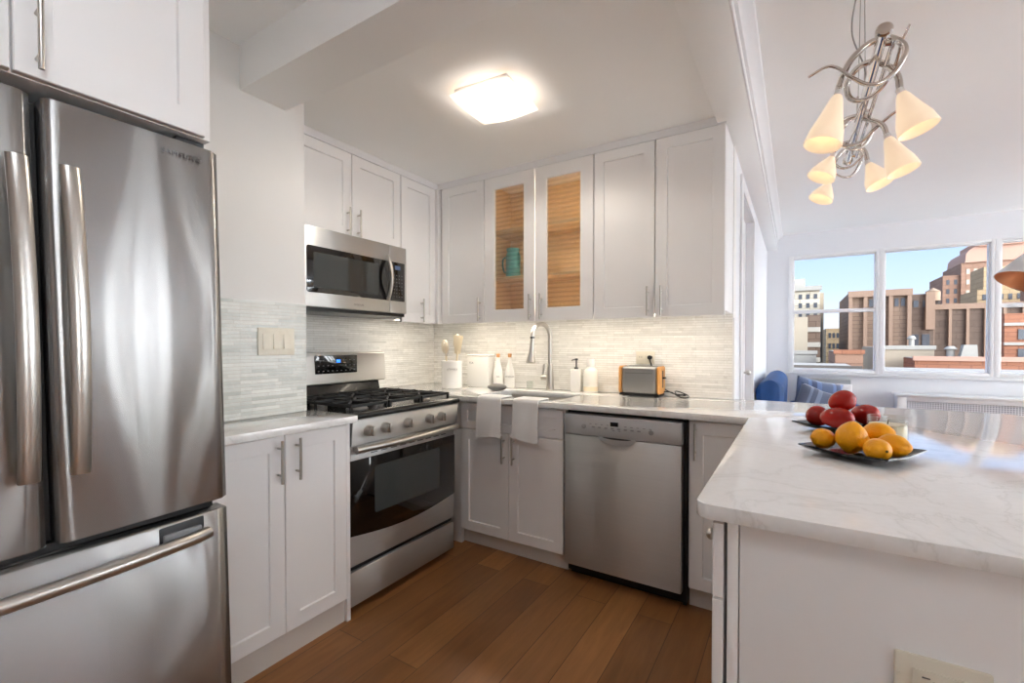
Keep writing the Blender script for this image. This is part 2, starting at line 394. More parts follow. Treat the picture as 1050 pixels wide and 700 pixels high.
MAT['tower_stone'] = M('peach_terracotta', (168, 132, 116), 0.9, var=0.08, vscale=0.3)
MAT['cream_brick'] = mat_courses('cream_brick', (168, 144, 112), (158, 134, 104), (136, 114, 88), 1.6, 0.7, 0.05)
MAT['orange_brick'] = mat_courses('orange_brick', (144, 96, 74), (134, 88, 66), (112, 74, 58), 1.0, 0.3, 0.03)
MAT['concrete'] = M('pale_concrete', (146, 142, 136), 0.9, var=0.06, vscale=0.5)
MAT['roof_dark'] = M('roof_tar', (72, 66, 62), 0.9, var=0.15, vscale=0.5)
MAT['roof_grey'] = M('roof_gravel', (140, 134, 128), 0.9, var=0.1, vscale=0.5)
MAT['glass_dark'] = M('far_window_glass', (74, 76, 82), 0.15, var=0.2, vscale=0.4)
MAT['asphalt'] = M('asphalt', (96, 94, 92), 0.9, var=0.1, vscale=0.1)
MAT['tank_wood'] = M('weathered_wood', (132, 110, 92), 0.9, var=0.1, vscale=2)

# ------------------------------------------------------------------ mesh builder
class MB:
    def __init__(s):
        s.bm = bmesh.new()
    def _merge(s, t, mtx=None):
        if mtx is not None:
            bmesh.ops.transform(t, matrix=mtx, verts=t.verts)
        me = bpy.data.meshes.new('tmp'); t.to_mesh(me); t.free()
        s.bm.from_mesh(me); bpy.data.meshes.remove(me)
        return s
    def box(s, x0, x1, y0, y1, z0, z1, bev=0.0, seg=2, mtx=None):
        t = bmesh.new()
        v = [t.verts.new((x, y, z)) for z in (z0, z1) for y in (y0, y1) for x in (x0, x1)]
        for q in ((0, 2, 3, 1), (4, 5, 7, 6), (0, 1, 5, 4), (2, 6, 7, 3), (0, 4, 6, 2), (1, 3, 7, 5)):
            t.faces.new([v[i] for i in q])
        bmesh.ops.recalc_face_normals(t, faces=t.faces)
        if bev > 0:
            bmesh.ops.bevel(t, geom=list(t.edges), offset=bev, segments=seg, affect='EDGES', profile=0.5)
        return s._merge(t, mtx)
    def loft(s, loops, cap0=True, cap1=True, closed=True, wrap=False, mtx=None):
        t = bmesh.new()
        vv = [[t.verts.new(p) for p in lp] for lp in loops]
        k = len(vv[0])
        rng = range(len(vv)) if wrap else range(len(vv) - 1)
        for i in rng:
            a, b = vv[i], vv[(i + 1) % len(vv)]
            for j in range(k if closed else k - 1):
                j2 = (j + 1) % k
                try: t.faces.new((a[j], a[j2], b[j2], b[j]))
                except ValueError: pass
        if cap0 and not wrap: t.faces.new(list(reversed(vv[0])))
        if cap1 and not wrap: t.faces.new(vv[-1])
        bmesh.ops.recalc_face_normals(t, faces=t.faces)
        return s._merge(t, mtx)
    def tube(s, pts, r, seg=12, closed=False, mtx=None):
        P = [Vector(p) for p in pts]; n = len(P)
        R = r if isinstance(r, (list, tuple)) else [r] * n
        loops = []; nrm = None
        for i in range(n):
            if closed: d = (P[(i + 1) % n] - P[i - 1])
            elif i == 0: d = P[1] - P[0]
            elif i == n - 1: d = P[-1] - P[-2]
            else: d = P[i + 1] - P[i - 1]
            d.normalize()
            if nrm is None:
                h = Vector((0, 0, 1)) if abs(d.z) < 0.9 else Vector((1, 0, 0))
                nrm = (h - d * h.dot(d)).normalized()
            else:
                nrm = (nrm - d * nrm.dot(d)).normalized()
            b = d.cross(nrm)
            loops.append([P[i] + (nrm * math.cos(2 * PI * k / seg) + b * math.sin(2 * PI * k / seg)) * R[i] for k in range(seg)])
        return s.loft(loops, wrap=closed, mtx=mtx)
    def cyl(s, p0, p1, r, r1=None, seg=20, mtx=None):
        return s.tube([p0, p1], [r, r if r1 is None else r1], seg, mtx=mtx)
    def lathe(s, prof, seg=28, mtx=None, c=(0, 0, 0), cap0=True, cap1=True):
        loops = [[(c[0] + max(r, 1e-5) * math.cos(2 * PI * k / seg), c[1] + max(r, 1e-5) * math.sin(2 * PI * k / seg), c[2] + z) for k in range(seg)] for r, z in prof]
        return s.loft(loops, cap0, cap1, mtx=mtx)
    def prism(s, poly, z0, z1, ch=0.0, mtx=None, holes=()):
        t = bmesh.new()
        for lp in [poly] + list(holes):
            vs_ = [t.verts.new((p[0], p[1], z0)) for p in lp]
            for i in range(len(vs_)): t.edges.new((vs_[i], vs_[(i + 1) % len(vs_)]))
        bmesh.ops.triangle_fill(t, use_beauty=True, use_dissolve=True, edges=list(t.edges))
        r = bmesh.ops.extrude_face_region(t, geom=list(t.faces))
        bmesh.ops.translate(t, vec=(0, 0, z1 - z0), verts=[v for v in r['geom'] if isinstance(v, bmesh.types.BMVert)])
        bmesh.ops.recalc_face_normals(t, faces=t.faces)
        if ch > 0:
            es = [ed for ed in t.edges if len(ed.link_faces) == 2 and abs(ed.verts[0].co.z - ed.verts[1].co.z) < 1e-6 and ed.calc_face_angle() > 1.0]
            bmesh.ops.bevel(t, geom=es, offset=ch, segments=2, affect='EDGES', profile=0.5)
        return s._merge(t, mtx)
    def ball(s, c, r, seg=20, rings=12, fn=None, mtx=None):
        t = bmesh.new()
        bmesh.ops.create_uvsphere(t, u_segments=seg, v_segments=rings, radius=1.0)
        rr = r if isinstance(r, (tuple, list)) else (r, r, r)
        for v in t.verts:
            p = v.co.copy()
            if fn: p = fn(p)
            v.co = Vector((c[0] + p.x * rr[0], c[1] + p.y * rr[1], c[2] + p.z * rr[2]))
        return s._merge(t, mtx)
    def build(s, name, m, parent=None, world=False, sharp=35, loc=None):
        me = bpy.data.meshes.new(name)
        if world and parent is not None:
            bmesh.ops.translate(s.bm, vec=-origin(parent), verts=s.bm.verts)
        elif loc is not None:
            bmesh.ops.translate(s.bm, vec=-Vector(loc), verts=s.bm.verts)
        s.bm.to_mesh(me); s.bm.free()
        for p in me.polygons: p.use_smooth = True
        me.set_sharp_from_angle(angle=math.radians(sharp))
        me.materials.append(MAT[m] if isinstance(m, str) else m)
        o = bpy.data.objects.new(name, me); COL.objects.link(o)
        if parent is not None: o.parent = parent
        elif loc is not None: o.location = loc
        return o

def origin(o):
    v = Vector((0, 0, 0))
    while o is not None:
        v += o.location; o = o.parent
    return v

def tag(o, label=None, cat=None, group=None, kind=None):
    if label: o['label'] = label
    if cat: o['category'] = cat
    if group: o['group'] = group
    if kind: o['kind'] = kind
    return o

def thing(name, label, cat, loc=(0, 0, 0), rz=0.0, group=None):
    o = bpy.data.objects.new(name, None); COL.objects.link(o)
    o.empty_display_size = 0.05
    o.location = loc; o.rotation_euler = (0, 0, rz)
    return tag(o, label, cat, group)

def struct(name, mb, m, label=None, loc=None):
    o = mb.build(name, m, loc=loc); tag(o, label, None, None, 'structure'); return o

def copy_tree(o, parent=None):
    c = o.copy(); COL.objects.link(c)
    if parent is not None: c.parent = parent
    for ch in list(o.children): copy_tree(ch, c)
    return c

class FR:
    """a face on a wall: a runs along u, b up, c outwards along n"""
    def __init__(s, o, u, n):
        s.o, s.u, s.n = Vector(o), Vector(u), Vector(n)
        s.m = Matrix(((s.u.x, 0, s.n.x, s.o.x), (s.u.y, 0, s.n.y, s.o.y), (s.u.z, 1, s.n.z, s.o.z), (0, 0, 0, 1)))
    def p(s, a, b, c): return s.o + s.u * a + Vector((0, 0, b)) + s.n * c
    def box(s, mb, a0, a1, b0, b1, c0, c1, bev=0.0): mb.box(a0, a1, b0, b1, c0, c1, bev, mtx=s.m); return mb
LW = lambda x: FR((x, 0, 0), (0, 1, 0), (1, 0, 0))       # faces +x; a = world y
BW = lambda y: FR((0, y, 0), (1, 0, 0), (0, -1, 0))      # faces -y; a = world x
KW = lambda x: FR((x, 0, 0), (0, -1, 0), (-1, 0, 0))     # faces -x; a = -world y

def shaker(fr, a0, a1, b0, b1, t=0.02, rail=0.058, rec=0.009, opening=False):
    mb = MB()
    def lp(i, c): return [(a0 + i, b0 + i, c), (a1 - i, b0 + i, c), (a1 - i, b1 - i, c), (a0 + i, b1 - i, c)]
    if opening:
        loops = [lp(0.0, 0), lp(0.0, t - 0.002), lp(0.002, t), lp(rail, t), lp(rail + 0.003, t - 0.003), lp(rail + 0.003, 0)]
        mb.loft(loops, wrap=True, mtx=fr.m)
    else:
        loops = [lp(0.0, 0), lp(0.0, t - 0.002), lp(0.002, t), lp(rail, t), lp(rail + 0.0025, t - rec)]
        mb.loft(loops, mtx=fr.m)
    return mb

def bar_pull(fr, a, b0, b1, c, horiz=False, out=0.030, r=0.0055):
    """straight bar pull on two posts; vertical at a from b0 to b1 (or horizontal)"""
    mb = MB()
    q = (lambda t, k: fr.p(t, a, k)) if horiz else (lambda t, k: fr.p(a, t, k))
    mb.cyl(q(b0, c + out), q(b1, c + out), r, seg=14)
    d = (b1 - b0) * 0.19
    for t in (b0 + d, b1 - d): mb.cyl(q(t, c - 0.001), q(t, c + out), r * 0.8, seg=10)
    return mb

def text(name, s, size, fr, a, b, c, m, parent, ext=0.0004, align='LEFT', spacing=1.0):
    cu = bpy.data.curves.new(name, 'FONT'); cu.body = s; cu.size = size; cu.extrude = ext; cu.align_x = align; cu.space_character = spacing
    to = bpy.data.objects.new(name, cu); COL.objects.link(to)
    bpy.context.view_layer.update()
    me = bpy.data.meshes.new_from_object(to.evaluated_get(bpy.context.evaluated_depsgraph_get()))
    bpy.data.objects.remove(to); bpy.data.curves.remove(cu)
    mt = fr.m.copy()
    mt.translation = fr.p(a, b, c) - origin(parent)
    me.transform(mt)
    me.name = name; me.materials.clear(); me.materials.append(MAT[m])
    o = bpy.data.objects.new(name, me); COL.objects.link(o); o.parent = parent
    return o

def roundpoly(pts, rad, seg=6):
    out_ = []
    n = len(pts)
    for i in range(n):
        p, q, r = Vector(pts[i - 1]), Vector(pts[i]), Vector(pts[(i + 1) % n])
        ra = rad[i] if isinstance(rad, (list, tuple)) else rad
        if ra <= 0: out_.append((q.x, q.y)); continue
        d1, d2 = (p - q).normalized(), (r - q).normalized()
        a, b = q + d1 * ra, q + d2 * ra
        cc = q + (d1 + d2) * ra
        for k in range(seg + 1):
            t = k / seg * PI / 2
            v = cc - d2 * ra * math.cos(t) - d1 * ra * math.sin(t)
            out_.append((v.x, v.y))
    return out_

def smooth(pts, n=8, closed=False):
    """Catmull-Rom through the points"""
    P = [Vector(p) for p in pts]; k = len(P); res = []
    rng = range(k) if closed else range(k - 1)
    for i in rng:
        p1, p2 = P[i], P[(i + 1) % k]
        p0 = P[i - 1] if (closed or i > 0) else p1 * 2 - p2
        p3 = P[(i + 2) % k] if (closed or i + 2 < k) else p2 * 2 - p1
        for j in range(n):
            t = j / n
            res.append(0.5 * ((2 * p1) + (p2 - p0) * t + (2 * p0 - 5 * p1 + 4 * p2 - p3) * t * t + (3 * p1 - p0 - 3 * p2 + p3) * t ** 3))
    if not closed: res.append(P[-1])
    return res

# ================================================================== THE SETTING
XL, YB, XS, YS = -2.52, 2.83, -1.935, 1.287      # left wall, back wall, chase face and chase end
YW, XR, YR = 6.22, 4.2, -2.2                     # window wall, right wall, wall behind
ZK, ZN, ZV = 2.37, 2.44, 2.50                    # kitchen, near and living ceilings
struct('floor', MB().box(-2.7, XR + 0.2, YR - 0.2, YW + 0.02, -0.2, 0), 'floor', 'honey brown wide plank wooden floor')
# left: the chase with the light switches, then the wall behind the stove
struct('wall_left_chase', MB().box(-2.7, XS, YR - 0.2, YS, 0, 2.75), 'wall')
struct('wall_left', MB().box(-2.7, XL, YS, YB + 0.15, 0, 2.75), 'wall')
struct('wall_back', MB().box(XL, -0.30, YB, YB + 0.12, 0, 2.75), 'wall')
# living room left wall with a doorway
mb = MB().box(-0.46, -0.30, YB + 0.12, 3.24, 0, 2.75).box(-0.46, -0.30, 4.13, YW, 0, 2.75).box(-0.46, -0.30, 3.24, 4.13, 2.2, 2.75)
struct('wall_left_living', mb, 'wall_cool')
d = thing('door_1', 'white closet door set back in the living room wall', None, (-0.36, 3.685, 0)); d['kind'] = 'structure'
m_ = shaker(LW(-0.38), 3.245, 4.125, 0.01, 2.195, 0.03, 0.11, 0.008); m_.build('door_leaf', 'trim', d, world=True)
hd = MB(); hd.cyl((-0.352, 4.05, 1.0), (-0.325, 4.05, 1.0), 0.008); hd.ball((-0.318, 4.05, 1.0), 0.02); hd.build('knob', 'nickel', d, world=True)
cs = MB().box(-0.299, -0.287, 3.16, 3.24, 0, 2.28, 0.003).box(-0.299, -0.287, 4.13, 4.20, 0, 2.28, 0.003).box(-0.299, -0.287, 3.24, 4.13, 2.2, 2.28, 0.003)
struct('trim_1', cs, 'trim')
struct('trim_2', MB().box(-0.302, -0.291, YB - 0.012, YB - 0.0005, 0.914, 1.372, 0.001), 'trim')    # metal edge of the splashback
# window wall
WX0, WX1, WZ0, WZ1 = -0.06, 4.0, 0.905, 2.245
mb = MB().box(-0.46, WX0, YW, YW + 0.25, 0, 2.75).box(WX1, XR + 0.2, YW, YW + 0.25, 0, 2.75)
mb.box(WX0, WX1, YW, YW + 0.25, 0, WZ0).box(WX0, WX1, YW, YW + 0.25, WZ1, 2.75)
struct('wall_window', mb, 'wall_cool')
# right wall with added, unseen panes for fill daylight, wall behind the camera
FILL_PANES = ((-1.7, -0.5, 0.5, 2.3), (2.2, 3.3, 0.06, 2.3), (4.0, 5.7, 0.5, 2.3))      # added fill panes in the right wall: y0, y1, z0, z1
mb = MB(); yp = YR - 0.2
for y0, y1, z0, z1 in FILL_PANES:
    mb.box(XR, XR + 0.2, yp, y0, 0, 2.75).box(XR, XR + 0.2, y0, y1, 0, z0).box(XR, XR + 0.2, y0, y1, z1, 2.75); yp = y1
mb.box(XR, XR + 0.2, yp, YW, 0, 2.75)
struct('wall_right', mb, 'wall_cool')
struct('wall_rear', MB().box(XS, XR, YR - 0.2, YR, 0, 2.75), 'wall')
# ceilings and beams
struct('ceiling', MB().box(XS, -0.345, YR, 1.0, ZN, 2.75), 'ceiling')
struct('ceiling_kitchen', MB().box(XL, -0.345, 1.2, YB, ZK, 2.75).box(XL, XS, YS, 1.2, ZK, 2.75), 'ceiling')
struct('ceiling_living', MB().box(-0.195, XR, YR, YW, ZV, 2.75), 'ceiling')
struct('beam_front', MB().box(XS, -0.345, 1.0, 1.2, 2.26, 2.75, 0.003), 'ceiling')
struct('beam_right', MB().box(-0.345, -0.195, YR, YW, 2.335, 2.75, 0.003), 'ceiling')
mb = MB()
prof = [(0, 0), (0.012, 0), (0.016, 0.02), (0.03, 0.045), (0.052, 0.058), (0.056, 0.075), (0.0, 0.075)]
mb.loft([[(-0.1949 + a, y, ZV - 0.0755 + b) for a, b in prof] for y in (YR + 0.001, YW - 0.001)])
struct('trim_3', mb, 'trim')                     # crown moulding along the beam
# thin picture-rail bead along the lower edge of the beam
struct('trim_4', MB().box(-0.1949, -0.187, YR + 0.001, YW - 0.001, 2.337, 2.352, 0.002), 'trim')
# window units
def window(i, x0, x1, rail, seen=True):
    w = thing('window_%d' % i, None, None, ((x0 + x1) / 2, YW, WZ0)); w['kind'] = 'structure'
    f = MB()
    y0, y1, t = YW - 0.012, YW + 0.09, 0.026
    f.box(x0 - 0.018, x0 + t, y0, y1, WZ0, WZ1, 0.004).box(x1 - t, x1 + 0.0, y0, y1, WZ0, WZ1, 0.004)
    f.box(x0 + t, x1 - t, y0, y1, WZ1 - t, WZ1, 0.004).box(x0 + t, x1 - t, y0, y1, WZ0, WZ0 + 0.035, 0.004)
    f.build('window_frame', 'trim', w, world=True)
    s = MB(); u = 0.013; a0, a1, b0, b1 = x0 + t, x1 - t, WZ0 + 0.035, WZ1 - t
    s.box(a0, a0 + u, y0 + 0.03, y1 - 0.02, b0, b1, 0.002).box(a1 - u, a1, y0 + 0.03, y1 - 0.02, b0, b1, 0.002)
    s.box(a0, a1, y0 + 0.03, y1 - 0.02, b0, b0 + u, 0.002).box(a0, a1, y0 + 0.03, y1 - 0.02, b1 - u, b1, 0.002)
    if rail: s.box(a0, a1, y0 + 0.02, y1 - 0.02, 1.582, 1.620, 0.003)
    s.build('sash', 'trim', w, world=True)
    MB().box(a0 + u, a1 - u, YW + 0.04, YW + 0.044, b0 + u, b1 - u).build('pane', 'pane', w, world=True)
for i, (x0, x1, r) in enumerate(((-0.058, 0.752, True), (0.770, 1.628, False), (1.646, 2.50, True), (2.518, 3.99, False))):
    window(i + 1, x0, x1, r)
for i, (y0, y1, z0, z1) in enumerate(FILL_PANES):
    w = thing('window_%d' % (5 + i), None, None, (XR, (y0 + y1) / 2, z0)); w['kind'] = 'structure'  # added unseen windows; wide bars break their glare into streaks on the fridge
    f = MB(); nb = 3
    for k in range(nb + 1):
        y = y0 + (y1 - y0) * k / nb; f.box(XR + 0.02, XR + 0.1, max(y0, y - 0.085), min(y1, y + 0.085), z0, z1, 0.004)
    f.box(XR + 0.02, XR + 0.1, y0, y1, z0, z0 + 0.07, 0.004).box(XR + 0.02, XR + 0.1, y0, y1, z1 - 0.07, z1, 0.004)
    f.build('window_frame', 'trim', w, world=True)
    MB().box(XR + 0.055, XR + 0.059, y0 + 0.01, y1 - 0.01, z0 + 0.01, z1 - 0.01).build('pane', 'pane', w, world=True)
struct('window_sill', MB().box(WX0 - 0.03, WX1, YW - 0.035, YW - 0.0005, WZ0 - 0.03, WZ0 - 0.002, 0.004), 'trim')
struct('baseboard_window', MB().box(-0.29, XR, YW - 0.015, YW - 0.0005, 0.0, 0.11, 0.003), 'trim')
# mosaic splashbacks
struct('wall_tile_back', MB().box(XL + 0.010, -0.302, YB - 0.010, YB - 0.0005, 0.9145, 1.40), 'tile_x', 'pale strip mosaic splashback behind the sink')
struct('wall_tile_left', MB().box(XL + 0.0005, XL + 0.010, YS + 0.001, YB - 0.011, 0.88, 1.45), 'tile_y', 'pale strip mosaic splashback behind the stove')
struct('wall_tile_chase', MB().box(XS + 0.0005, XS + 0.009, 0.60, YS - 0.001, 0.9145, 1.405), 'tile_chase', 'grey green strip mosaic under the light switches')
# scribe strip between cabinets and ceiling
struct('trim_5', MB().box(-2.189, -0.302, 2.502, 2.52, 2.327, ZK - 0.0005).box(-2.208, -2.19, YS + 0.03, 2.52, 2.327, ZK - 0.0005), 'trim')

# ================================================================== KITCHEN UNITS
def body_open(mb, x0, x1, y0, y1, z0, z1, t, face):
    """cabinet carcass as five panels, open on the side named by face"""
    mb.box(x0, x1, y0, y1, z0, z0 + t).box(x0, x1, y0, y1, z1 - t, z1)
    if face == '-y':
        mb.box(x0, x0 + t, y0, y1, z0 + t, z1 - t).box(x1 - t, x1, y0, y1, z0 + t, z1 - t).box(x0 + t, x1 - t, y1 - t, y1, z0 + t, z1 - t)
    return mb

# --- wall cabinets, back wall
YF = 2.52       # carcass front; doors stand 2 cm proud at 2.50
def wall_cab(name, label, x0, x1, doors, z0=1.37, z1=2.325, panel=None):
    t = thing(name, label, 'cabinet', ((x0 + x1) / 2, YB, z0), group='white wall cabinets above the counter')
    MB().box(x0, x1, YF, YB - 0.0105, z0 + 0.024, z1, 0.001).build('cabinet_body', 'cab', t, world=True)
    fr = BW(YF)
    for a0, a1, ha in doors:
        dr = shaker(fr, a0, a1, z0 + 0.001, z1 - 0.001, t=0.02).build('door', 'cab', t, world=True)
        if ha is not None: bar_pull(fr, ha, z0 + 0.008, z0 + 0.166, 0.02).build('handle', 'nickel', dr, world=True)
    return t
wall_cab('wall_cabinet', 'narrow white wall cabinet in the corner, left of the glass doors', -2.168, -1.781, [(-2.150, -1.783, -1.812)])
wall_cab('wall_cabinet', 'white double door wall cabinet above the toaster', -1.001, -0.302, [(-0.998, -0.6535, -0.684), (-0.6465, -0.304, -0.612)])
# glass fronted cabinet
gx0, gx1 = -1.779, -1.003
t = thing('glass_cabinet', 'white wall cabinet with two ribbed glass doors above the sink', 'cabinet', ((gx0 + gx1) / 2, YB, 1.37))
body_open(MB(), gx0, gx1, YF, YB - 0.0105, 1.394, 2.325, 0.018, '-y').build('cabinet_body', 'cab', t, world=True)
ln = MB().box(gx0 + 0.0185, gx1 - 0.0185, YB - 0.032, YB - 0.029, 1.413, 2.306).box(gx0 + 0.0185, gx0 + 0.021, YF + 0.004, YB - 0.032, 1.413, 2.306).box(gx1 - 0.021, gx1 - 0.0185, YF + 0.004, YB - 0.032, 1.413, 2.306)
ln.box(gx0 + 0.021, gx1 - 0.021, YF + 0.004, YB - 0.032, 1.413, 1.416)
tag(ln.build('lining', 'cab_in', t, world=True), 'maple coloured lining of the cabinet')
for z in (1.672, 1.985):
    tag(MB().box(gx0 + 0.0215, gx1 - 0.0215, YF + 0.02, YB - 0.033, z - 0.018, z, 0.001).build('shelf', 'cab_in', t, world=True), 'maple coloured shelf')
fr = BW(YF)
for a0, a1, ha in ((gx0 + 0.002, -1.393, -1.420), (-1.389, gx1 - 0.002, -1.341)):
    dr = shaker(fr, a0, a1, 1.371, 2.324, opening=True, rail=0.078).build('door', 'cab', t, world=True)
    bar_pull(fr, ha, 1.378, 1.538, 0.02).build('handle', 'nickel', dr, world=True)
    MB().box(a0 + 0.0815, a1 - 0.0815, YF - 0.011, YF - 0.006, 1.371 + 0.0815, 2.324 - 0.0815).build('pane', 'ribbed', dr, world=True)
for xa, xb in ((gx1 - 0.030, gx1 - 0.0215), (-1.392, -1.3865)):
    for za, zb in ((1.42, 1.65), (1.676, 1.963), (1.989, 2.30)):
        MB().box(xa, xb, YF + 0.001, YF + 0.012, za, zb).build('cabinet_fill_light', 'cab_fill', t, world=True)  # added strips hidden behind the stiles, brightening the interior
# teal jug and small glass inside
t = thing('jug', 'teal jug on the middle shelf behind the left ribbed glass door', 'jug', (-1.650, 2.66, 1.6725))
MB().lathe([(0.045, 0), (0.050, 0.004), (0.050, 0.15), (0.044, 0.175), (0.040, 0.185), (0.046, 0.195), (0.046, 0.205), (0.040, 0.205), (0.036, 0.185)], cap1=True).build('body', 'teal', t)
MB().tube(smooth([(-0.048, 0, 0.15), (-0.078, 0, 0.145), (-0.084, 0, 0.10), (-0.072, 0, 0.055), (-0.049, 0, 0.045)]), 0.006).build('handle', 'teal', t)
t = thing('drinking_glass', 'small clear glass beside the teal jug behind the ribbed glass', 'glass', (-1.545, 2.65, 1.6725))
MB().lathe([(0.028, 0), (0.032, 0.1), (0.030, 0.1), (0.026, 0.006)], cap1=True).build('glass_body', 'tumbler', t)

# --- wall cabinets, left wall
def left_cab(label, y0, y1, z0, z1, doors):
    t = thing('wall_cabinet', label, 'cabinet', (XL, (y0 + y1) / 2, z0), group='white wall cabinets above the counter')
    MB().box(XL + 0.0105, -2.21, y0, y1, z0 + (0.024 if z0 < 1.5 else 0), z1, 0.001).build('cabinet_body', 'cab', t, world=True)
    fr = LW(-2.21)
    for a0, a1, ha in doors:
        dr = shaker(fr, a0, a1, z0 + 0.001, z1 - 0.001).build('door', 'cab', t, world=True)
        bar_pull(fr, ha, z0 + 0.006, z0 + 0.166, 0.02).build('handle', 'nickel', dr, world=True)
    return t
left_cab('short white double door cabinet above the microwave', 1.372, 2.143, 1.84, 2.325, [(1.374, 1.756, 1.724), (1.760, 2.141, 1.798)])
left_cab('narrow white wall cabinet between the microwave and the corner', 2.146, 2.48, 1.37, 2.325, [(2.148, 2.478, 2.328)])
struct('trim_6', MB().box(-2.21, -2.1695, 2.4805, 2.53, 1.372, 2.3265, 0.001), 'cab')     # corner filler post
# LED strips
def led(label, x0, x1, y0, y1):
    t = thing('light_strip', label, 'light', ((x0 + x1) / 2, (y0 + y1) / 2, 1.392))
    MB().box(x0 - 0.002, x1 + 0.002, y0 - 0.002, y1 + 0.002, 1.389, 1.3935).build('channel', 'grey_plastic', t, world=True)
    MB().box(x0, x1, y0, y1, 1.3875, 1.389).build('diffuser', 'led', t, world=True)
led('lit strip under the cabinets over the sink', -2.13, -0.34, 2.535, 2.575)
led('lit strip under the corner cabinet beside the microwave', -2.275, -2.235, 2.17, 2.46)

# --- cabinet over the fridge
t = thing('fridge_cabinet', 'white double door cabinet above the refrigerator', 'cabinet', (XS, 0.27, 1.795))
MB().box(XS + 0.0005, -1.42, -0.12, 0.652, 1.797, 2.439, 0.001).build('cabinet_body', 'cab', t, world=True)
fr = LW(-1.42)
for a0, a1, ha in ((-0.118, 0.259, 0.23), (0.264, 0.631, 0.300)):
    dr = shaker(fr, a0, a1, 1.799, 2.436, rail=0.062).build('door', 'cab', t, world=True)
    bar_pull(fr, ha, 1.808, 1.966, 0.02).build('handle', 'nickel', dr, world=True)

# --- refrigerator (leans back by a degree on its rear feet)
FRX = -1.400
fg = thing('refrigerator', 'large stainless french door refrigerator with bottom freezer', 'refrigerator', (FRX - 0.25, 0.27, 0))
body = MB().box(XS + 0.012, FRX - 0.075, -0.125, 0.69, 0.02, 1.765, 0.004)
body.build('cabinet_body', 'dark_grey', fg, world=True)
def fridge_panel(y0, y1, z0, z1, name, bulge=0.012):
    """door skin: slightly bowed across its width, rounded edges, as one slab"""
    mb = MB(); loops = []
    n = 24
    pts = []
    yc, hw = 0.29, 0.415
    for k in range(n + 1):
        y = y0 + (y1 - y0) * k / n
        x = FRX - bulge * ((y - yc) / hw) ** 2
        e_ = min(y - y0, y1 - y)
        r = 0.010
        if e_ < r: x -= r - math.sqrt(max(0, r * r - (r - e_) ** 2))
        pts.append((x, y))
    # refine the rounded ends
    ends = []
    for s_, yy in ((0, y0), (1, y1)):
        pass
    poly = [(FRX - 0.072, y0)] + pts + [(FRX - 0.072, y1)]
    for z, ins in ((z0, 0.004), (z0 + 0.004, 0.0), (z1 - 0.004, 0.0), (z1, 0.004)):
        loops.append([(x - (ins if i not in (0, len(poly) - 1) else 0), y + (ins if i <= 1 else -ins if i >= len(poly) - 2 else 0), z) for i, (x, y) in enumerate(poly)])
    mb.loft(loops)
    return mb
def bow_handle(y, z0, z1):
    mb = MB(); n = 20; loops = []
    for k in range(n + 1):
        u = k / n; z = z0 + (z1 - z0) * u
        out_ = 0.030 + 0.032 * math.sin(PI * u) ** 0.8
        w, dp = 0.018, 0.012
        loops.append([(FRX + out_ + dp * math.cos(a) * (1 if math.cos(a) > 0 else 0.7), y + w * math.sin(a), z) for a in [2 * PI * j / 14 for j in range(14)]])
    mb.loft(loops)
    for z in (z0 + 0.03, z1 - 0.03):
        mb.box(FRX - 0.012, FRX + 0.038, y - 0.009, y + 0.009, z - 0.022, z + 0.022, 0.003)
    return mb
for y0, y1, hy in ((-0.125, 0.318, 0.288), (0.336, 0.702, 0.370)):
    dr = fridge_panel(y0, y1, 0.765, 1.768, 'door').build('door', 'steel_fridge', fg, world=True, sharp=60)
    bow_handle(hy, 0.925, 1.615).build('handle', 'nickel', dr, world=True, sharp=60)
    if y0 > 0:
        text('lettering', 'SAMSUNG', 0.018, LW(FRX), 0.560, 1.722, -0.0056, 'mark_grey', dr, ext=0.0014, spacing=1.25)
MB().box(FRX - 0.070, FRX - 0.045, -0.12, 0.675, 0.742, 0.762).build('gasket', 'black_plastic', fg, world=True)
MB().box(FRX - 0.071, FRX - 0.05, 0.320, 0.334, 0.77, 1.76).build('gasket', 'black_plastic', fg, world=True)
fz = fridge_panel(-0.125, 0.702, 0.06, 0.738, 'freezer').build('freezer_drawer', 'steel_fridge', fg, world=True, sharp=60)
mb = MB(); pts = []
for k in range(25):
    u = k / 24; y = -0.08 + 0.715 * u
    pts.append((FRX + 0.016 + 0.036 * math.sin(PI * min(1, max(0, u))) ** 0.55, y, 0.690))
mb.tube(pts, 0.0165, 16)
hz = mb.build('handle', 'nickel', fz, world=True, sharp=60)
MB().box(FRX - 0.018, FRX - 0.0035, 0.525, 0.634, 0.672, 0.733, 0.003).build('handle_recess', 'dark_grey', fz, world=True)
MB().box(FRX - 0.012, FRX + 0.004, 0.535, 0.626, 0.682, 0.712, 0.004).build('handle_mount', 'grey_plastic', fz, world=True)
MB().box(FRX - 0.10, FRX - 0.03, -0.12, 0.675, 0.012, 0.055, 0.004).build('kick_plate', 'dark_grey', fg, world=True)
for y in (-0.09, 0.64): MB().cyl((FRX - 0.12, y, 0.0), (FRX - 0.12, y, 0.03), 0.02).build('foot', 'black_plastic', fg, world=True)
hinge = MB().box(FRX - 0.10, FRX - 0.02, 0.60, 0.67, 1.768, 1.784, 0.003); hinge.build('hinge_cover', 'dark_grey', fg, world=True)
fg.rotation_euler = (math.radians(0.9), math.radians(-0.4), 0)

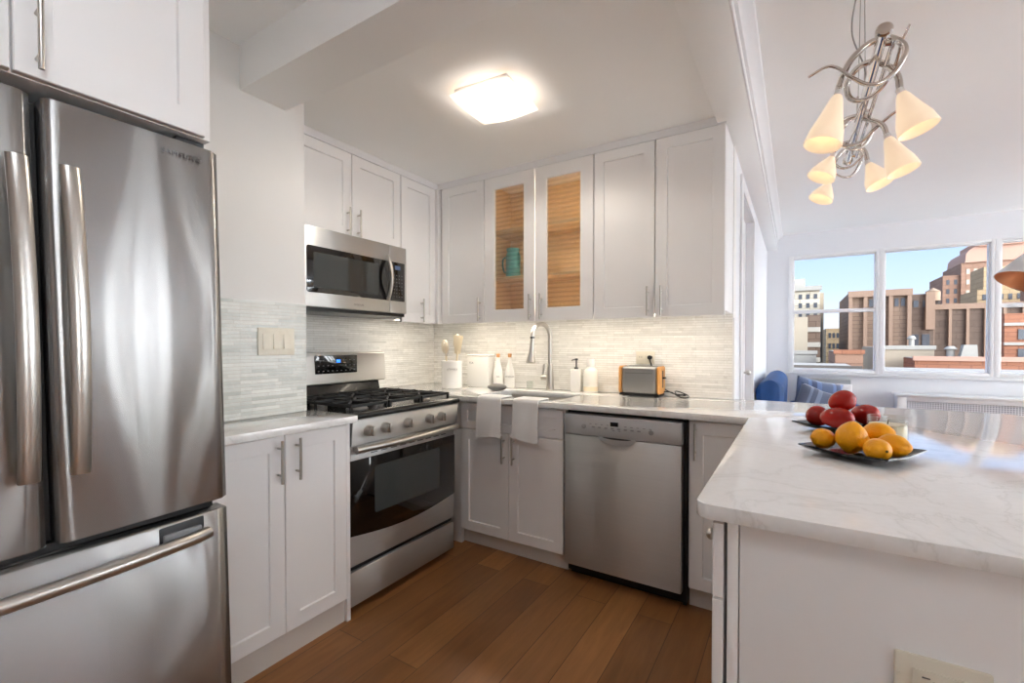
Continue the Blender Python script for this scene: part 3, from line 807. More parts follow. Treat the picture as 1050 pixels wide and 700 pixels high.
# --- base cabinet by the fridge
t = thing('base_cabinet', 'white double door base cabinet between refrigerator and stove', 'cabinet', (-1.80, 1.0, 0))
MB().box(XS + 0.0005, -1.686, 0.705, 1.302, 0.10, 0.883, 0.001).build('cabinet_body', 'cab', t, world=True)
MB().box(XS + 0.0005, -1.668, 1.303, 1.322, 0.0, 0.883, 0.001).build('end_panel', 'cab', t, world=True)
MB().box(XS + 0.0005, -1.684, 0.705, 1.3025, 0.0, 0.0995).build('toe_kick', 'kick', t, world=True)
fr = LW(-1.686)
for a0, a1, ha in ((0.735, 1.0175, 0.992), (1.0215, 1.3015, 1.066)):
    dr = shaker(fr, a0, a1, 0.104, 0.872).build('door', 'cab', t, world=True)
    bar_pull(fr, ha, 0.695, 0.858, 0.02).build('handle', 'nickel', dr, world=True)
o = MB().prism(roundpoly([(XS + 0.0005, 0.69), (-1.612, 0.69), (-1.612, 1.322), (XS + 0.0005, 1.322)], [0, 0, 0.006, 0]), 0.884, 0.914, 0.002).build('countertop', 'quartz', loc=(-1.77, 1.0, 0.884))
tag(o, 'short white quartz countertop beside the refrigerator', 'countertop')

# --- gas range
RY0, RY1 = 1.328, 2.062
rg = thing('gas_range', 'stainless gas stove with black grates and five knobs', 'stove', (-1.98, (RY0 + RY1) / 2, 0))
MB().box(-2.335, -1.712, RY0, RY1, 0.05, 0.885, 0.002).build('body', 'steel_dark', rg, world=True)
# cooktop: black enamel tray with a bullnose front
pf = [(-2.335, 0.886), (-1.66, 0.886), (-1.645, 0.890), (-1.640, 0.900), (-1.645, 0.912), (-1.662, 0.919), (-1.69, 0.918), (-1.70, 0.908), (-2.24, 0.908), (-2.335, 0.912)]
MB().loft([[(x, y, z) for x, z in pf] for y in (RY0, RY1)]).build('cooktop', 'black', rg, world=True, sharp=50)
# knob panel, leaning back
pf = [(-1.710, 0.768), (-1.668, 0.768), (-1.664, 0.776), (-1.655, 0.880), (-1.660, 0.8855), (-1.710, 0.8855)]
MB().loft([[(x, y, z) for x, z in pf] for y in (RY0, RY1)]).build('control_panel', 'steel', rg, world=True, sharp=50)
for y in (1.418, 1.517, 1.664, 1.822, 1.916):
    k = MB(); k.cyl((-1.662, y, 0.829), (-1.655, y, 0.8285), 0.027, seg=28).cyl((-1.656, y, 0.828), (-1.628, y, 0.8265), 0.0245, 0.021, seg=28)
    kn = k.build('knob', 'nickel', rg, world=True)
    MB().box(-1.634, -1.616, y - 0.006, y + 0.006, 0.806, 0.848, 0.003).build('grip', 'nickel', kn, world=True)
# oven door
od = MB().box(-1.711, -1.680, RY0 + 0.003, RY1 - 0.003, 0.222, 0.762, 0.004).build('oven_door', 'steel', rg, world=True)
n = 20; top_ = [(RY1 - 0.003, 0.700), (RY0 + 0.003, 0.700)]
bot = [(RY0 + 0.003 + (RY1 - RY0 - 0.006) * k / n, 0.362 - 0.035 * math.sin(PI * k / n)) for k in range(n + 1)]
MB().prism([(y, z) for y, z in top_ + bot], -0.0, 0.0035, 0.0008, mtx=FR((-1.6805, 0, 0), (0, 1, 0), (1, 0, 0)).m).build('door_glass', 'black_glass', od, world=True)
MB().prism(roundpoly([(1.468, 0.43), (1.925, 0.43), (1.925, 0.652), (1.468, 0.652)], 0.012), 0.0, 0.0008, mtx=FR((-1.6768, 0, 0), (0, 1, 0), (1, 0, 0)).m).build('viewing_window', 'window_glass_dark', od, world=True)
for z in (0.52, 0.60):
    pass
h = MB(); pts = []
for k in range(25):
    u = k / 24; pts.append((-1.648 + 0.020 * math.sin(PI * u), RY0 + 0.012 + (RY1 - RY0 - 0.024) * u, 0.752))
h.tube(pts, 0.0155, 16)
for y in (RY0 + 0.03, RY1 - 0.03): h.box(-1.682, -1.642, y - 0.012, y + 0.012, 0.742, 0.760, 0.003)
h.build('handle', 'nickel', od, world=True, sharp=60)
for k in range(9):
    y = RY0 + 0.12 + k * 0.062; MB().box(-1.6805, -1.679, y, y + 0.04, 0.716, 0.720).build('vent_slot', 'black_plastic', od, world=True)
MB().box(-1.712, -1.682, RY0 + 0.003, RY1 - 0.003, 0.040, 0.196, 0.004).build('storage_drawer', 'steel', rg, world=True)
MB().box(-1.720, -1.700, RY0 + 0.004, RY1 - 0.004, 0.197, 0.221).build('drawer_gap_shade', 'black_plastic', rg, world=True)  # black strip standing in for the shade between door and drawer
MB().box(-2.30, -1.75, RY0 + 0.02, RY1 - 0.02, 0.0, 0.05).build('base', 'black_plastic', rg, world=True)
# backguard
pf = [(-2.335, 0.912), (-2.262, 0.912), (-2.285, 0.995), (-2.335, 0.995)]
MB().loft([[(x, y, z) for x, z in pf] for y in (RY0 + 0.004, RY1 - 0.03)]).build('splash_panel', 'black', rg, world=True)
pf = [(-2.335, 0.995), (-2.268, 0.995), (-2.250, 1.003), (-2.258, 1.165), (-2.272, 1.178), (-2.335, 1.178)]
bk = MB().loft([[(x, y, z) for x, z in pf] for y in (RY0, RY1)]).build('back_panel', 'steel', rg, world=True, sharp=50)
fd = FR((-2.2575, 0, 0), (0, 1, 0), (1, 0, 0))
dp = MB().prism(roundpoly([(1.556, 1.056), (1.838, 1.056), (1.838, 1.160), (1.556, 1.160)], 0.004), 0.0, 0.0075, 0.001, mtx=fd.m).build('display_panel', 'black_glass', bk, world=True)
MB().prism([(1.692, 1.118), (1.720, 1.118), (1.720, 1.136), (1.692, 1.136)], 0.0075, 0.0080, mtx=fd.m).build('clock_display', 'screen_blue', dp, world=True)
for r_ in range(3):
    for c_ in range(9):
        if 4 <= c_ <= 5 and r_ >= 1: continue
        y = 1.572 + c_ * 0.030; z = 1.070 + r_ * 0.030
        MB().prism([(y, z), (y + 0.010, z), (y + 0.010, z + 0.004), (y, z + 0.004)], 0.0075, 0.0079, mtx=fd.m).build('key_legend', 'mark_grey', dp, world=True)
# burners and grates
for (bx, by, br_) in ((-1.80, 1.47, 0.045), (-2.10, 1.47, 0.036), (-1.95, 1.695, 0.05), (-1.80, 1.92, 0.04), (-2.10, 1.92, 0.036)):
    b_ = MB().lathe([(br_ * 1.15, 0.0), (br_ * 1.15, 0.006), (br_, 0.012), (br_, 0.016)], c=(bx, by, 0.908)).build('burner', 'burner', rg, world=True)
    MB().lathe([(br_ * 0.85, 0.016), (br_ * 0.88, 0.022), (br_ * 0.8, 0.026)], c=(bx, by, 0.908)).build('burner_cap', 'iron', b_, world=True)
def grate(y0, y1):
    g = MB(); x0, x1, z0, z1, w = -2.225, -1.705, 0.934, 0.948, 0.006
    for x in (x0, x1): g.box(x - w, x + w, y0, y1, z0, z1, 0.003)
    for y in (y0 + w, y1 - w): g.box(x0, x1, y - w, y + w, z0, z1, 0.003)
    ym = (y0 + y1) / 2
    g.box(x0, x1, ym - w * 0.8, ym + w * 0.8, z0, z1 + 0.004, 0.003)
    for x in (-2.10, -1.965, -1.83): g.box(x - w * 0.8, x + w * 0.8, y0, y1, z0, z1 + 0.004, 0.003)
    for x in (x0, -1.965, x1):
        for y in (y0 + w, y1 - w): g.box(x - w, x + w, y - w, y + w, 0.907, z0 + 0.004, 0.002)
    for x in (-2.10, -1.83):
        for sx in (-1, 1):
            for sy in (-1, 1):
                p0 = Vector((x + sx * 0.09, ym + sy * (y1 - y0) * 0.42, 0.945)); p1 = Vector((x + sx * 0.025, ym + sy * 0.025, 0.948))
                g.cyl(p0, p1, 0.0055, seg=8)
    return g
for y0, y1 in ((1.352, 1.575), (1.583, 1.807), (1.815, 2.038)):
    grate(y0, y1).build('grate', 'iron', rg, world=True)

# --- over the range microwave
mw = thing('microwave', 'stainless over the range microwave with black door glass', 'microwave', (-2.33, 1.753, 1.40))
MB().box(XL + 0.012, -2.165, 1.378, 2.131, 1.402, 1.8385, 0.002).build('body', 'steel_dark', mw, world=True)
MB().box(-2.163, -2.150, 1.378, 2.131, 1.400, 1.4185).build('vent', 'black_plastic', mw, world=True)
fm = LW(-2.165)
md = MB(); fm.box(md, 1.376, 1.990, 1.420, 1.8375, 0, 0.035, 0.004); md = md.build('door', 'steel', mw, world=True)
MB().prism(roundpoly([(1.425, 1.494), (1.988, 1.494), (1.988, 1.736), (1.425, 1.736)], [0.012, 0.0, 0.0, 0.012]), 0.035, 0.038, 0.0006, mtx=fm.m).build('door_glass', 'black_glass', md, world=True)
MB().prism(roundpoly([(1.465, 1.522), (1.90, 1.522), (1.90, 1.705), (1.465, 1.705)], 0.006), 0.038, 0.0385, mtx=fm.m).build('viewing_window', 'window_glass_dark', md, world=True)
h = MB(); pts = []
for k in range(21):
    u = k / 20; pts.append((-2.165 + 0.044 + 0.034 * math.sin(PI * u), 1.968, 1.492 + 0.278 * u))
h.tube(pts, [0.010 + 0.002 * math.sin(PI * k / 20) for k in range(21)], 14)
for z in (1.503, 1.760): h.box(-2.131, -2.118, 1.961, 1.975, z - 0.01, z + 0.01, 0.002)
h.build('handle', 'nickel', md, world=True, sharp=60)
text('lettering', 'FRIGIDAIRE', 0.014, fm, 1.72, 1.445, 0.0352, 'mark_grey', md)
mc = MB(); fm.box(mc, 1.992, 2.131, 1.420, 1.8375, 0, 0.035, 0.004); mc = mc.build('control_section', 'steel', mw, world=True)
ck = MB().prism(roundpoly([(1.995, 1.494), (2.112, 1.494), (2.112, 1.736), (1.995, 1.736)], [0, 0.006, 0.006, 0]), 0.035, 0.038, 0.0006, mtx=fm.m).build('keypad', 'black_glass', mc, world=True)
MB().prism([(2.03, 1.690), (2.075, 1.690), (2.075, 1.715), (2.03, 1.715)], 0.038, 0.0384, mtx=fm.m).build('clock_display', 'screen_dim', ck, world=True)
for r_ in range(7):
    for c_ in range(4):
        y = 2.018 + c_ * 0.022; z = 1.520 + r_ * 0.022
        MB().prism([(y, z), (y + 0.008, z), (y + 0.008, z + 0.004), (y, z + 0.004)], 0.038, 0.0384, mtx=fm.m).build('key_legend', 'mark_grey', ck, world=True)

# --- sink base cabinet
t = thing('sink_cabinet', 'white base cabinet under the sink with two towels hanging over it', 'cabinet', (-1.39, 2.45, 0))
mb = MB().box(-1.742, -1.040, 2.212, 2.80, 0.10, 0.118).box(-1.742, -1.724, 2.212, 2.80, 0.118, 0.883).box(-1.058, -1.040, 2.212, 2.80, 0.118, 0.883).box(-1.724, -1.058, 2.782, 2.80, 0.118, 0.883)
mb.box(-1.724, -1.058, 2.212, 2.226, 0.700, 0.883)
mb.build('cabinet_body', 'cab', t, world=True)
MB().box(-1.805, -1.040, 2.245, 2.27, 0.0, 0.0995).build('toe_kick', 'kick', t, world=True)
fr = BW(2.212)
shaker(fr, -1.735, -1.046, 0.716, 0.872, rail=0.045).build('false_drawer_front', 'cab', t, world=True)
for a0, a1, ha in ((-1.735, -1.3925, -1.419), (-1.3885, -1.046, -1.353)):
    dr = shaker(fr, a0, a1, 0.098, 0.709).build('door', 'cab', t, world=True)
    bar_pull(fr, ha, 0.542, 0.702, 0.02).build('handle', 'nickel', dr, world=True)
# corner filler between stove and sink cabinet
o = MB().box(-1.83, -1.743, 2.205, 2.235, 0.0, 0.883, 0.001).build('filler_panel', 'cab', loc=(-1.79, 2.22, 0)); tag(o, 'narrow white filler panel in the corner right of the stove', 'panel')

# --- dishwasher
dw = thing('dishwasher', 'stainless dishwasher with grey control strip and pocket handle', 'dishwasher', (-0.735, 2.45, 0))
MB().box(-1.030, -0.420, 2.225, 2.80, 0.02, 0.868).build('body', 'black_plastic', dw, world=True)
fd = BW(2.225)
dd = MB(); fd.box(dd, -1.025, -0.437, 0.076, 0.758, 0, 0.063, 0.006); dd = dd.build('door', 'steel', dw, world=True)
cp = MB(); fd.box(cp, -1.025, -0.437, 0.760, 0.864, 0, 0.065, 0.005); cp = cp.build('control_strip', 'strip_grey', dw, world=True)
# pocket handle: half-moon lip
n = 16; cx_, cz_, ra, rb = -0.742, 0.763, 0.094, 0.040
poly = [(cx_ + ra * math.cos(PI + PI * k / n), cz_ + rb * math.sin(PI + PI * k / n)) for k in range(n + 1)]
MB().prism(poly, 0.0655, 0.068, 0.0008, mtx=fd.m).build('handle_pocket', 'strip_grey', cp, world=True)
poly = [(cx_ + (ra - 0.022) * math.cos(PI + PI * k / n), cz_ - 0.001 + (rb - 0.031) * math.sin(PI + PI * k / n)) for k in range(n + 1)]
MB().prism(poly, 0.068, 0.0686, mtx=fd.m).build('painted_pocket_shade', 'dark_grey', cp, world=True)  # dark sheet laid on as the shade inside the pocket
MB().prism([(-0.775, 0.818), (-0.735, 0.818), (-0.735, 0.839), (-0.775, 0.839)], 0.065, 0.0656, mtx=fd.m).build('display', 'black_glass', cp, world=True)
for x in (-0.915, -0.575):
    MB().lathe([(0.012, 0), (0.012, 0.002), (0.009, 0.003)], mtx=Matrix.Translation(fd.p(x, 0.806, 0.065)) @ Matrix.Rotation(PI / 2, 4, 'X')).build('button', 'grey_plastic', cp, world=True)
for k in range(8):
    x = -0.872 + k * 0.033
    MB().box(x, x + 0.016, 0.803, 0.811, 0.065, 0.0662, 0.0005, mtx=fd.m).build('button', 'grey_plastic', cp, world=True)
for k in range(11):
    x = -0.885 + k * 0.030; MB().prism([(x, 0.820), (x + 0.012, 0.820), (x + 0.012, 0.823), (x, 0.823)] if not -0.79 < x < -0.72 else [(x, 0.796), (x + 0.012, 0.796), (x + 0.012, 0.799), (x, 0.799)], 0.065, 0.0654, mtx=fd.m).build('key_legend', 'mark_grey', cp, world=True)
MB().box(-1.022, -0.44, 2.20, 2.2245, 0.868, 0.880).build('mounting_strip', 'black_plastic', dw, world=True)
MB().box(-1.020, -0.442, 2.245, 2.27, 0.0, 0.074).build('kick_plate', 'black_plastic', dw, world=True)
MB().box(-0.435, -0.420, 2.19, 2.224, 0.02, 0.866).build('side_gasket', 'black_plastic', dw, world=True)

# --- corner base cabinet right of the dishwasher
t = thing('base_cabinet', 'white base cabinet between the dishwasher and the peninsula', 'cabinet', (-0.27, 2.45, 0))
MB().box(-0.416, -0.125, 2.212, 2.80, 0.10, 0.883, 0.001).build('cabinet_body', 'cab', t, world=True)
MB().box(-0.416, -0.125, 2.245, 2.27, 0.0, 0.0995).build('toe_kick', 'kick', t, world=True)
dr = shaker(BW(2.212), -0.410, -0.140, 0.104, 0.872).build('door', 'cab', t, world=True)
bar_pull(BW(2.212), -0.383, 0.700, 0.866, 0.02).build('handle', 'nickel', dr, world=True)

# --- peninsula cabinet
t = thing('peninsula_cabinet', 'white peninsula cabinet with a plain end panel and socket', 'cabinet', (0.25, 1.6, 0))
MB().box(-0.112, 0.52, 0.985, 2.19, 0.10, 0.883, 0.001).build('cabinet_body', 'cab', t, world=True)
MB().box(-0.088, 0.56, 0.962, 0.984, 0.0, 0.883, 0.001).build('end_panel', 'cab', t, world=True)
MB().box(-0.110, -0.090, 0.964, 0.984, 0.0, 0.883, 0.001).build('corner_stile', 'cab', t, world=True)
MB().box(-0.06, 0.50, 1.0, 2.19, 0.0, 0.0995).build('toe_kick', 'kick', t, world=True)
kw = KW(-0.1165)
for b0, b1, nm in ((0.104, 0.722, 'door'), (0.728, 0.872, 'drawer')):
    for a0, a1 in ((-1.46, -0.962), (-1.98, -1.465)):
        dr = shaker(kw, a0, a1, b0, b1, rail=0.05).build(nm, 'cab', t, world=True)
        if nm == 'door': continue
        hb = 0.80
        p0 = kw.p(-1.09 if a0 > -1.5 else -1.72, hb + 0.0, 0.019)
        MB().cyl(p0, p0 + Vector((-0.016, 0, 0)), 0.005, seg=10).ball(p0 + Vector((-0.022, 0, 0)), (0.010, 0.013, 0.013)).build('knob', 'nickel', dr, world=True)

# --- main countertop: sink run and peninsula in one slab
outer = roundpoly([(XL + 0.011, YB - 0.0105), (XL + 0.011, 2.152), (-0.166, 2.152), (-0.166, 0.938), (0.83, 0.938), (0.83, 2.862), (-0.29, 2.862), (-0.29, YB - 0.0105)],
                  [0, 0, 0.004, 0.03, 0.05, 0.05, 0, 0])
hole = roundpoly([(-1.665, 2.262), (-1.115, 2.262), (-1.115, 2.625), (-1.665, 2.625)], 0.05)
o = MB().prism(outer, 0.884, 0.914, 0.003, holes=[hole]).build('countertop', 'quartz', loc=(-0.8, 2.4, 0.884))
tag(o, 'white quartz countertop running from the sink round onto the peninsula', 'countertop')

# --- sink and faucet
t = thing('sink', 'stainless undermount sink set into the quartz counter', 'sink', (-1.39, 2.44, 0.70))
def ring(ins, z, r): return [(x, y, z) for x, y in roundpoly([(-1.69 + ins, 2.236 + ins), (-1.09 - ins, 2.236 + ins), (-1.09 - ins, 2.651 - ins), (-1.69 + ins, 2.651 - ins)], r)]
MB().loft([ring(-0.002, 0.8835, 0.07), ring(0.022, 0.8835, 0.05), ring(0.030, 0.74, 0.05), ring(0.055, 0.715, 0.04), ring(0.055, 0.712, 0.04), ring(0.026, 0.735, 0.052), ring(0.018, 0.878, 0.052), ring(-0.002, 0.878, 0.07)][:4], cap0=False).build('basin', 'nickel', t, world=True, sharp=60)
MB().lathe([(0.04, 0), (0.042, 0.003), (0.03, 0.004)], c=(-1.39, 2.46, 0.7155)).build('drain', 'chrome', t, world=True)

t = thing('faucet', 'tall satin nickel gooseneck faucet behind the sink', 'faucet', (-1.405, 2.735, 0.914))
b_ = MB().lathe([(0.030, 0), (0.030, 0.006), (0.026, 0.010), (0.024, 0.10), (0.0205, 0.17), (0.0165, 0.18)]); b_.build('base', 'nickel', t)
pts = [(0, 0, 0.17), (0, 0, 0.33)] + [(-0.052 * (1 - math.cos(a)) * 0.42, -0.085 * (1 - math.cos(a)) * 0.95, 0.36 + 0.085 * math.sin(a)) for a in [PI * k / 12 for k in range(13)]]
tip = Vector(pts[-1])
MB().tube(smooth(pts, 4), 0.0145, 16).build('spout', 'nickel', t)
hd = MB(); q = tip
hd.tube([q, q + Vector((0, 0, -0.03)), q + Vector((-0.001, -0.002, -0.035)), q + Vector((-0.003, -0.006, -0.10)), q + Vector((-0.006, -0.012, -0.165)), q + Vector((-0.006, -0.012, -0.172))],
        [0.0145, 0.0145, 0.014, 0.018, 0.032, 0.028], 18)
hd.build('spray_head', 'nickel', t)
MB().tube([q + Vector((0, 0, -0.001)), q + Vector((0, 0, -0.012))], 0.0155, 18).build('collar', 'dark_grey', t)
lv = MB(); lv.cyl((-0.018, 0, 0.085), (-0.062, 0, 0.085), 0.017, seg=18).tube(smooth([(-0.055, 0, 0.092), (-0.052, 0.004, 0.13), (-0.050, 0.01, 0.175)]), [0.007] * 16 + [0.0055], 12)
lv.build('lever', 'nickel', t)

# --- outlets and switches
def outlet_plate(name, label, fr, a, b, wd, ht, m='ivory'):
    t = thing(name, label, 'outlet', fr.p(a, b, 0))
    MB().prism(roundpoly([(a - wd / 2, b - ht / 2), (a + wd / 2, b - ht / 2), (a + wd / 2, b + ht / 2), (a - wd / 2, b + ht / 2)], 0.004), 0, 0.006, 0.002, mtx=fr.m).build('plate', m, t, world=True)
    return t
t = outlet_plate('light_switch', 'ivory triple light switch on the strip mosaic by the refrigerator', LW(XS + 0.009), 1.142, 1.235, 0.165, 0.118)
t['category'] = 'switch'
for k in (-1, 0, 1):
    a = 1.142 + k * 0.046; fr = LW(XS + 0.015)
    r_ = MB(); r_.loft([[fr.p(a - 0.016, 1.203, c0), fr.p(a + 0.016, 1.203, c0), fr.p(a + 0.016, 1.267, c1), fr.p(a - 0.016, 1.267, c1)] for c0, c1 in ((-0.002, -0.002), (0.006, 0.002))])
    r_.build('rocker', 'ivory', t, world=True)
    for z in (1.187, 1.283): MB().lathe([(0.003, 0), (0.003, 0.001)], seg=10, mtx=Matrix.Translation(fr.p(a, z, -0.0005)) @ Matrix.Rotation(PI / 2, 4, 'Y')).build('screw', 'ivory', t, world=True)
fr = BW(YB - 0.010)
t = outlet_plate('outlet', 'cream double outlet on the back splashback above the toaster', fr, -0.787, 1.142, 0.115, 0.078)
for a in (-0.815, -0.759):
    rc = MB().prism(roundpoly([(a - 0.022, 1.125), (a + 0.022, 1.125), (a + 0.022, 1.159), (a - 0.022, 1.159)], 0.006), 0.006, 0.0085, mtx=fr.m).build('receptacle', 'ivory', t, world=True)
    for da in (-0.006, 0.006): MB().box(a + da - 0.001, a + da + 0.001, 1.140, 1.150, 0.0085, 0.0088, mtx=fr.m).build('slot', 'black_plastic', rc, world=True)
fr = BW(0.9615)
t = outlet_plate('outlet', 'ivory rectangular outlet low on the peninsula end panel', fr, 0.198, 0.684, 0.116, 0.078)
rc = MB().prism(roundpoly([(0.163, 0.669), (0.236, 0.669), (0.236, 0.703), (0.163, 0.703)], 0.003), 0.006, 0.0085, 0.0008, mtx=fr.m).build('receptacle', 'ivory', t, world=True)
for a in (0.179, 0.221):
    for db in (-0.006, 0.006): MB().box(a - 0.005, a + 0.005, 0.686 + db - 0.0011, 0.686 + db + 0.0011, 0.0085, 0.0088, mtx=fr.m).build('slot', 'dark_grey', rc, world=True)
    MB().lathe([(0.0026, 0), (0.0026, 0.0004)], seg=10, mtx=Matrix.Translation(fr.p(a + 0.010, 0.686, 0.0085)) @ Matrix.Rotation(PI / 2, 4, 'X')).build('slot', 'dark_grey', rc, world=True)
for db in (-0.005, 0.005): MB().box(0.1965, 0.2025, 0.686 + db - 0.0025, 0.686 + db + 0.0025, 0.0085, 0.0094, 0.0004, mtx=fr.m).build('button', 'ivory', rc, world=True)
for a in (0.147, 0.249): MB().lathe([(0.003, 0), (0.003, 0.001)], seg=10, mtx=Matrix.Translation(fr.p(a, 0.686, 0.006)) @ Matrix.Rotation(PI / 2, 4, 'X')).build('screw', 'ivory', t, world=True)

# ================================================================== THINGS ON THE COUNTERS
ZC = 0.9145
# utensil crock
t = thing('crock', 'white ceramic utensil crock printed with a word, in the corner', 'crock', (-2.075, 2.52, ZC))
MB().lathe([(0.070, 0), (0.074, 0.004), (0.074, 0.180), (0.076, 0.187), (0.074, 0.194), (0.070, 0.194), (0.068, 0.180), (0.068, 0.012), (0.0, 0.012)], cap1=False).build('crock_body', 'ceramic', t)
vdir = Vector((2.075, -2.52, 0)).normalized(); ud = Vector((-vdir.y, vdir.x, 0))
if ud.dot(Vector((0.85, 0.53, 0))) < 0: ud = -ud
fr = FR(Vector((-2.075, 2.52, ZC)), ud, vdir)
text('lettering', 'UTENSILS', 0.017, fr, 0.0, 0.130, 0.0735, 'mark_grey', t, ext=0.0012, align='CENTER')
def spoon(name, label, cat, dx, dy, lean, rz, kind, h):
    s = thing(name, label, cat, (-2.075 + dx, 2.52 + dy, ZC + 0.0125), rz, 'utensils in the white crock')
    mt = Matrix.Rotation(lean, 4, 'Y')
    MB().tube([(0, 0, 0.008), (0, 0, h * 0.62), (0, 0, h * 0.7)], [0.0045, 0.005, 0.006], 10, mtx=mt).build('handle', 'pale_wood', s)
    if kind == 'spoon':
        MB().ball((0, 0, h * 0.84), (0.028, 0.007, h * 0.15), 16, 10, mtx=mt).build('bowl', 'pale_wood', s)
    elif kind == 'spatula':
        MB().prism(roundpoly([(-0.020, h * 0.64), (0.020, h * 0.64), (0.036, h), (-0.036, h)], 0.006), -0.003, 0.003, 0.001, mtx=mt @ Matrix(((1, 0, 0, 0), (0, 0, -1, 0), (0, 1, 0, 0), (0, 0, 0, 1)))).build('blade', 'pale_wood', s)
    else:
        m_ = MB()
        for k in range(6):
            a = k * PI / 6
            m_.tube(smooth([(0.005 * math.cos(a), 0.005 * math.sin(a), h * 0.66), (0.026 * math.cos(a), 0.026 * math.sin(a), h * 0.86), (0, 0, h), (-0.026 * math.cos(a), -0.026 * math.sin(a), h * 0.86), (-0.005 * math.cos(a), -0.005 * math.sin(a), h * 0.66)], 5), 0.0012, 6, mtx=mt)
        m_.build('wires', 'nickel', s)
    return s
spoon('wooden_spoon', 'pale wooden spoon leaning left in the white crock', 'spoon', -0.034, 0.0, -0.08, 0.45, 'spoon', 0.335)
spoon('whisk', 'wire whisk in the white crock beside the wooden spoon', 'whisk', -0.008, -0.042, -0.03, 0.45, 'whisk', 0.325)
spoon('spatula', 'pale slotted spatula at the right of the white crock', 'spatula', 0.034, 0.002, 0.05, 0.40, 'spatula', 0.36)
spoon('serving_spoon', 'tall pale spoon at the back of the white crock', 'spoon', 0.004, 0.044, 0.02, 0.45, 'spoon', 0.375)

# flat white canister box
t = thing('canister', 'square white canister with small print between crock and bottles', 'canister', (-1.955, 2.705, ZC), math.radians(6))
MB().box(-0.088, 0.088, -0.05, 0.05, 0, 0.222, 0.006).build('canister_body', 'tin', t)
MB().box(-0.089, 0.089, -0.051, 0.051, 0.2225, 0.236, 0.005).build('lid', 'tin', t)
c_, s_ = math.cos(math.radians(0)), 0
fr = FR(origin(t), (1, 0, 0), (0, -1, 0))
text('lettering', 'TEA', 0.022, fr, -0.072, 0.168, 0.0502, 'mark_grey', t, ext=0.0008)

# two corked bottles
def bottle(x, y, word, label):
    t = thing('bottle', label, 'bottle', (x, y, ZC), group='white corked bottles')
    MB().lathe([(0.034, 0), (0.037, 0.004), (0.037, 0.098), (0.034, 0.122), (0.022, 0.158), (0.0145, 0.185), (0.0135, 0.206), (0.0155, 0.208), (0.0155, 0.216), (0.010, 0.216)]).build('bottle_body', 'bottle', t)
    MB().lathe([(0.010, 0.2165), (0.0125, 0.218), (0.0145, 0.240), (0.012, 0.243)]).build('cork', 'cork', t)
    vd = Vector((-x, -y, 0)).normalized(); ud = Vector((-vd.y, vd.x, 0))
    if ud.dot(Vector((0.85, 0.53, 0))) < 0: ud = -ud
    text('lettering', word, 0.016, FR((x, y, ZC), ud, vd), 0, 0.075, 0.0366, 'mark_grey', t, ext=0.0012, align='CENTER')
bottle(-1.815, 2.722, 'OIL', 'white corked bottle nearer the canister')
bottle(-1.742, 2.762, 'VINEGAR', 'white corked bottle nearer the faucet')
# pebble
o = MB().ball((0, 0, 0.024), (0.068, 0.042, 0.0235), 24, 14, fn=lambda p: p * (1 + 0.04 * noise.noise(p * 1.4))).build('pebble', 'pebble')
o.location = (-1.695, 2.53, ZC); o.rotation_euler = (0, 0, 0.3); tag(o, 'smooth grey oval pebble in front of the white bottles', 'stone')
# small glass
t = thing('shot_glass', 'small clear glass left of the faucet', 'glass', (-1.565, 2.742, ZC))
MB().lathe([(0.020, 0), (0.022, 0.003), (0.024, 0.055), (0.022, 0.055), (0.019, 0.008)]).build('glass_body', 'tumbler', t)
# soap dispenser
t = thing('soap_dispenser', 'square white soap dispenser with grey pump right of the faucet', 'dispenser', (-1.212, 2.735, ZC), math.radians(10))
MB().box(-0.034, 0.034, -0.034, 0.034, 0, 0.148, 0.006, 3).build('dispenser_body', 'ceramic', t)
MB().lathe([(0.014, 0.148), (0.014, 0.160), (0.005, 0.161), (0.005, 0.205), (0.011, 0.206), (0.011, 0.216), (0.004, 0.218)], seg=16).tube([(0, 0, 0.211), (-0.018, -0.03, 0.209), (-0.02, -0.034, 0.203)], 0.004, 10).build('pump', 'dark_grey', t)
# cream bottle
t = thing('soap_bottle', 'cream lotion bottle with white cap between dispenser and toaster', 'bottle', (-1.113, 2.74, ZC))
MB().lathe([(0.042, 0), (0.046, 0.006), (0.046, 0.125), (0.042, 0.145), (0.026, 0.158), (0.024, 0.165)]).build('bottle_body', 'cream_soap', t)
MB().lathe([(0.026, 0.1655), (0.027, 0.167), (0.027, 0.215), (0.025, 0.218)]).build('cap', 'ceramic', t)
MB().lathe([(0.0465, 0.012), (0.0466, 0.012), (0.0466, 0.04), (0.0465, 0.04)], cap0=False, cap1=False).build('label_band', 'wax', t)

# toaster
tl = Vector((-0.925, 2.668)); tr_ = Vector((-0.667, 2.652))
ang = math.atan2(tr_.y - tl.y, tr_.x - tl.x) * 0.5
t = thing('toaster', 'brushed steel toaster with bamboo ends under the outlet', 'toaster', (-0.782, 2.722, ZC), ang)
MB().box(-0.104, 0.104, -0.062, 0.062, 0.018, 0.180, 0.018, 4).build('shell', 'steel_toaster', t)
for s_ in (-1, 1):
    MB().box(*sorted((s_ * 0.1045, s_ * 0.124)), -0.062, 0.062, 0.018, 0.180, 0.012, 3).build('end_panel', 'bamboo', t)
MB().box(-0.118, 0.118, -0.058, 0.058, 0.005, 0.0175, 0.003).build('base', 'black_plastic', t)
for x in (-0.095, 0.095):
    for y in (-0.042, 0.042): MB().cyl((x, y, 0), (x, y, 0.006), 0.009).build('foot', 'black_plastic', t)
MB().box(-0.082, 0.082, -0.0632, -0.0616, 0.138, 0.1415).build('trim_line', 'steel_dark', t)
for y in (-0.026, 0.026): MB().box(-0.085, 0.085, y - 0.012, y + 0.012, 0.1795, 0.1806).build('slot', 'black_plastic', t)
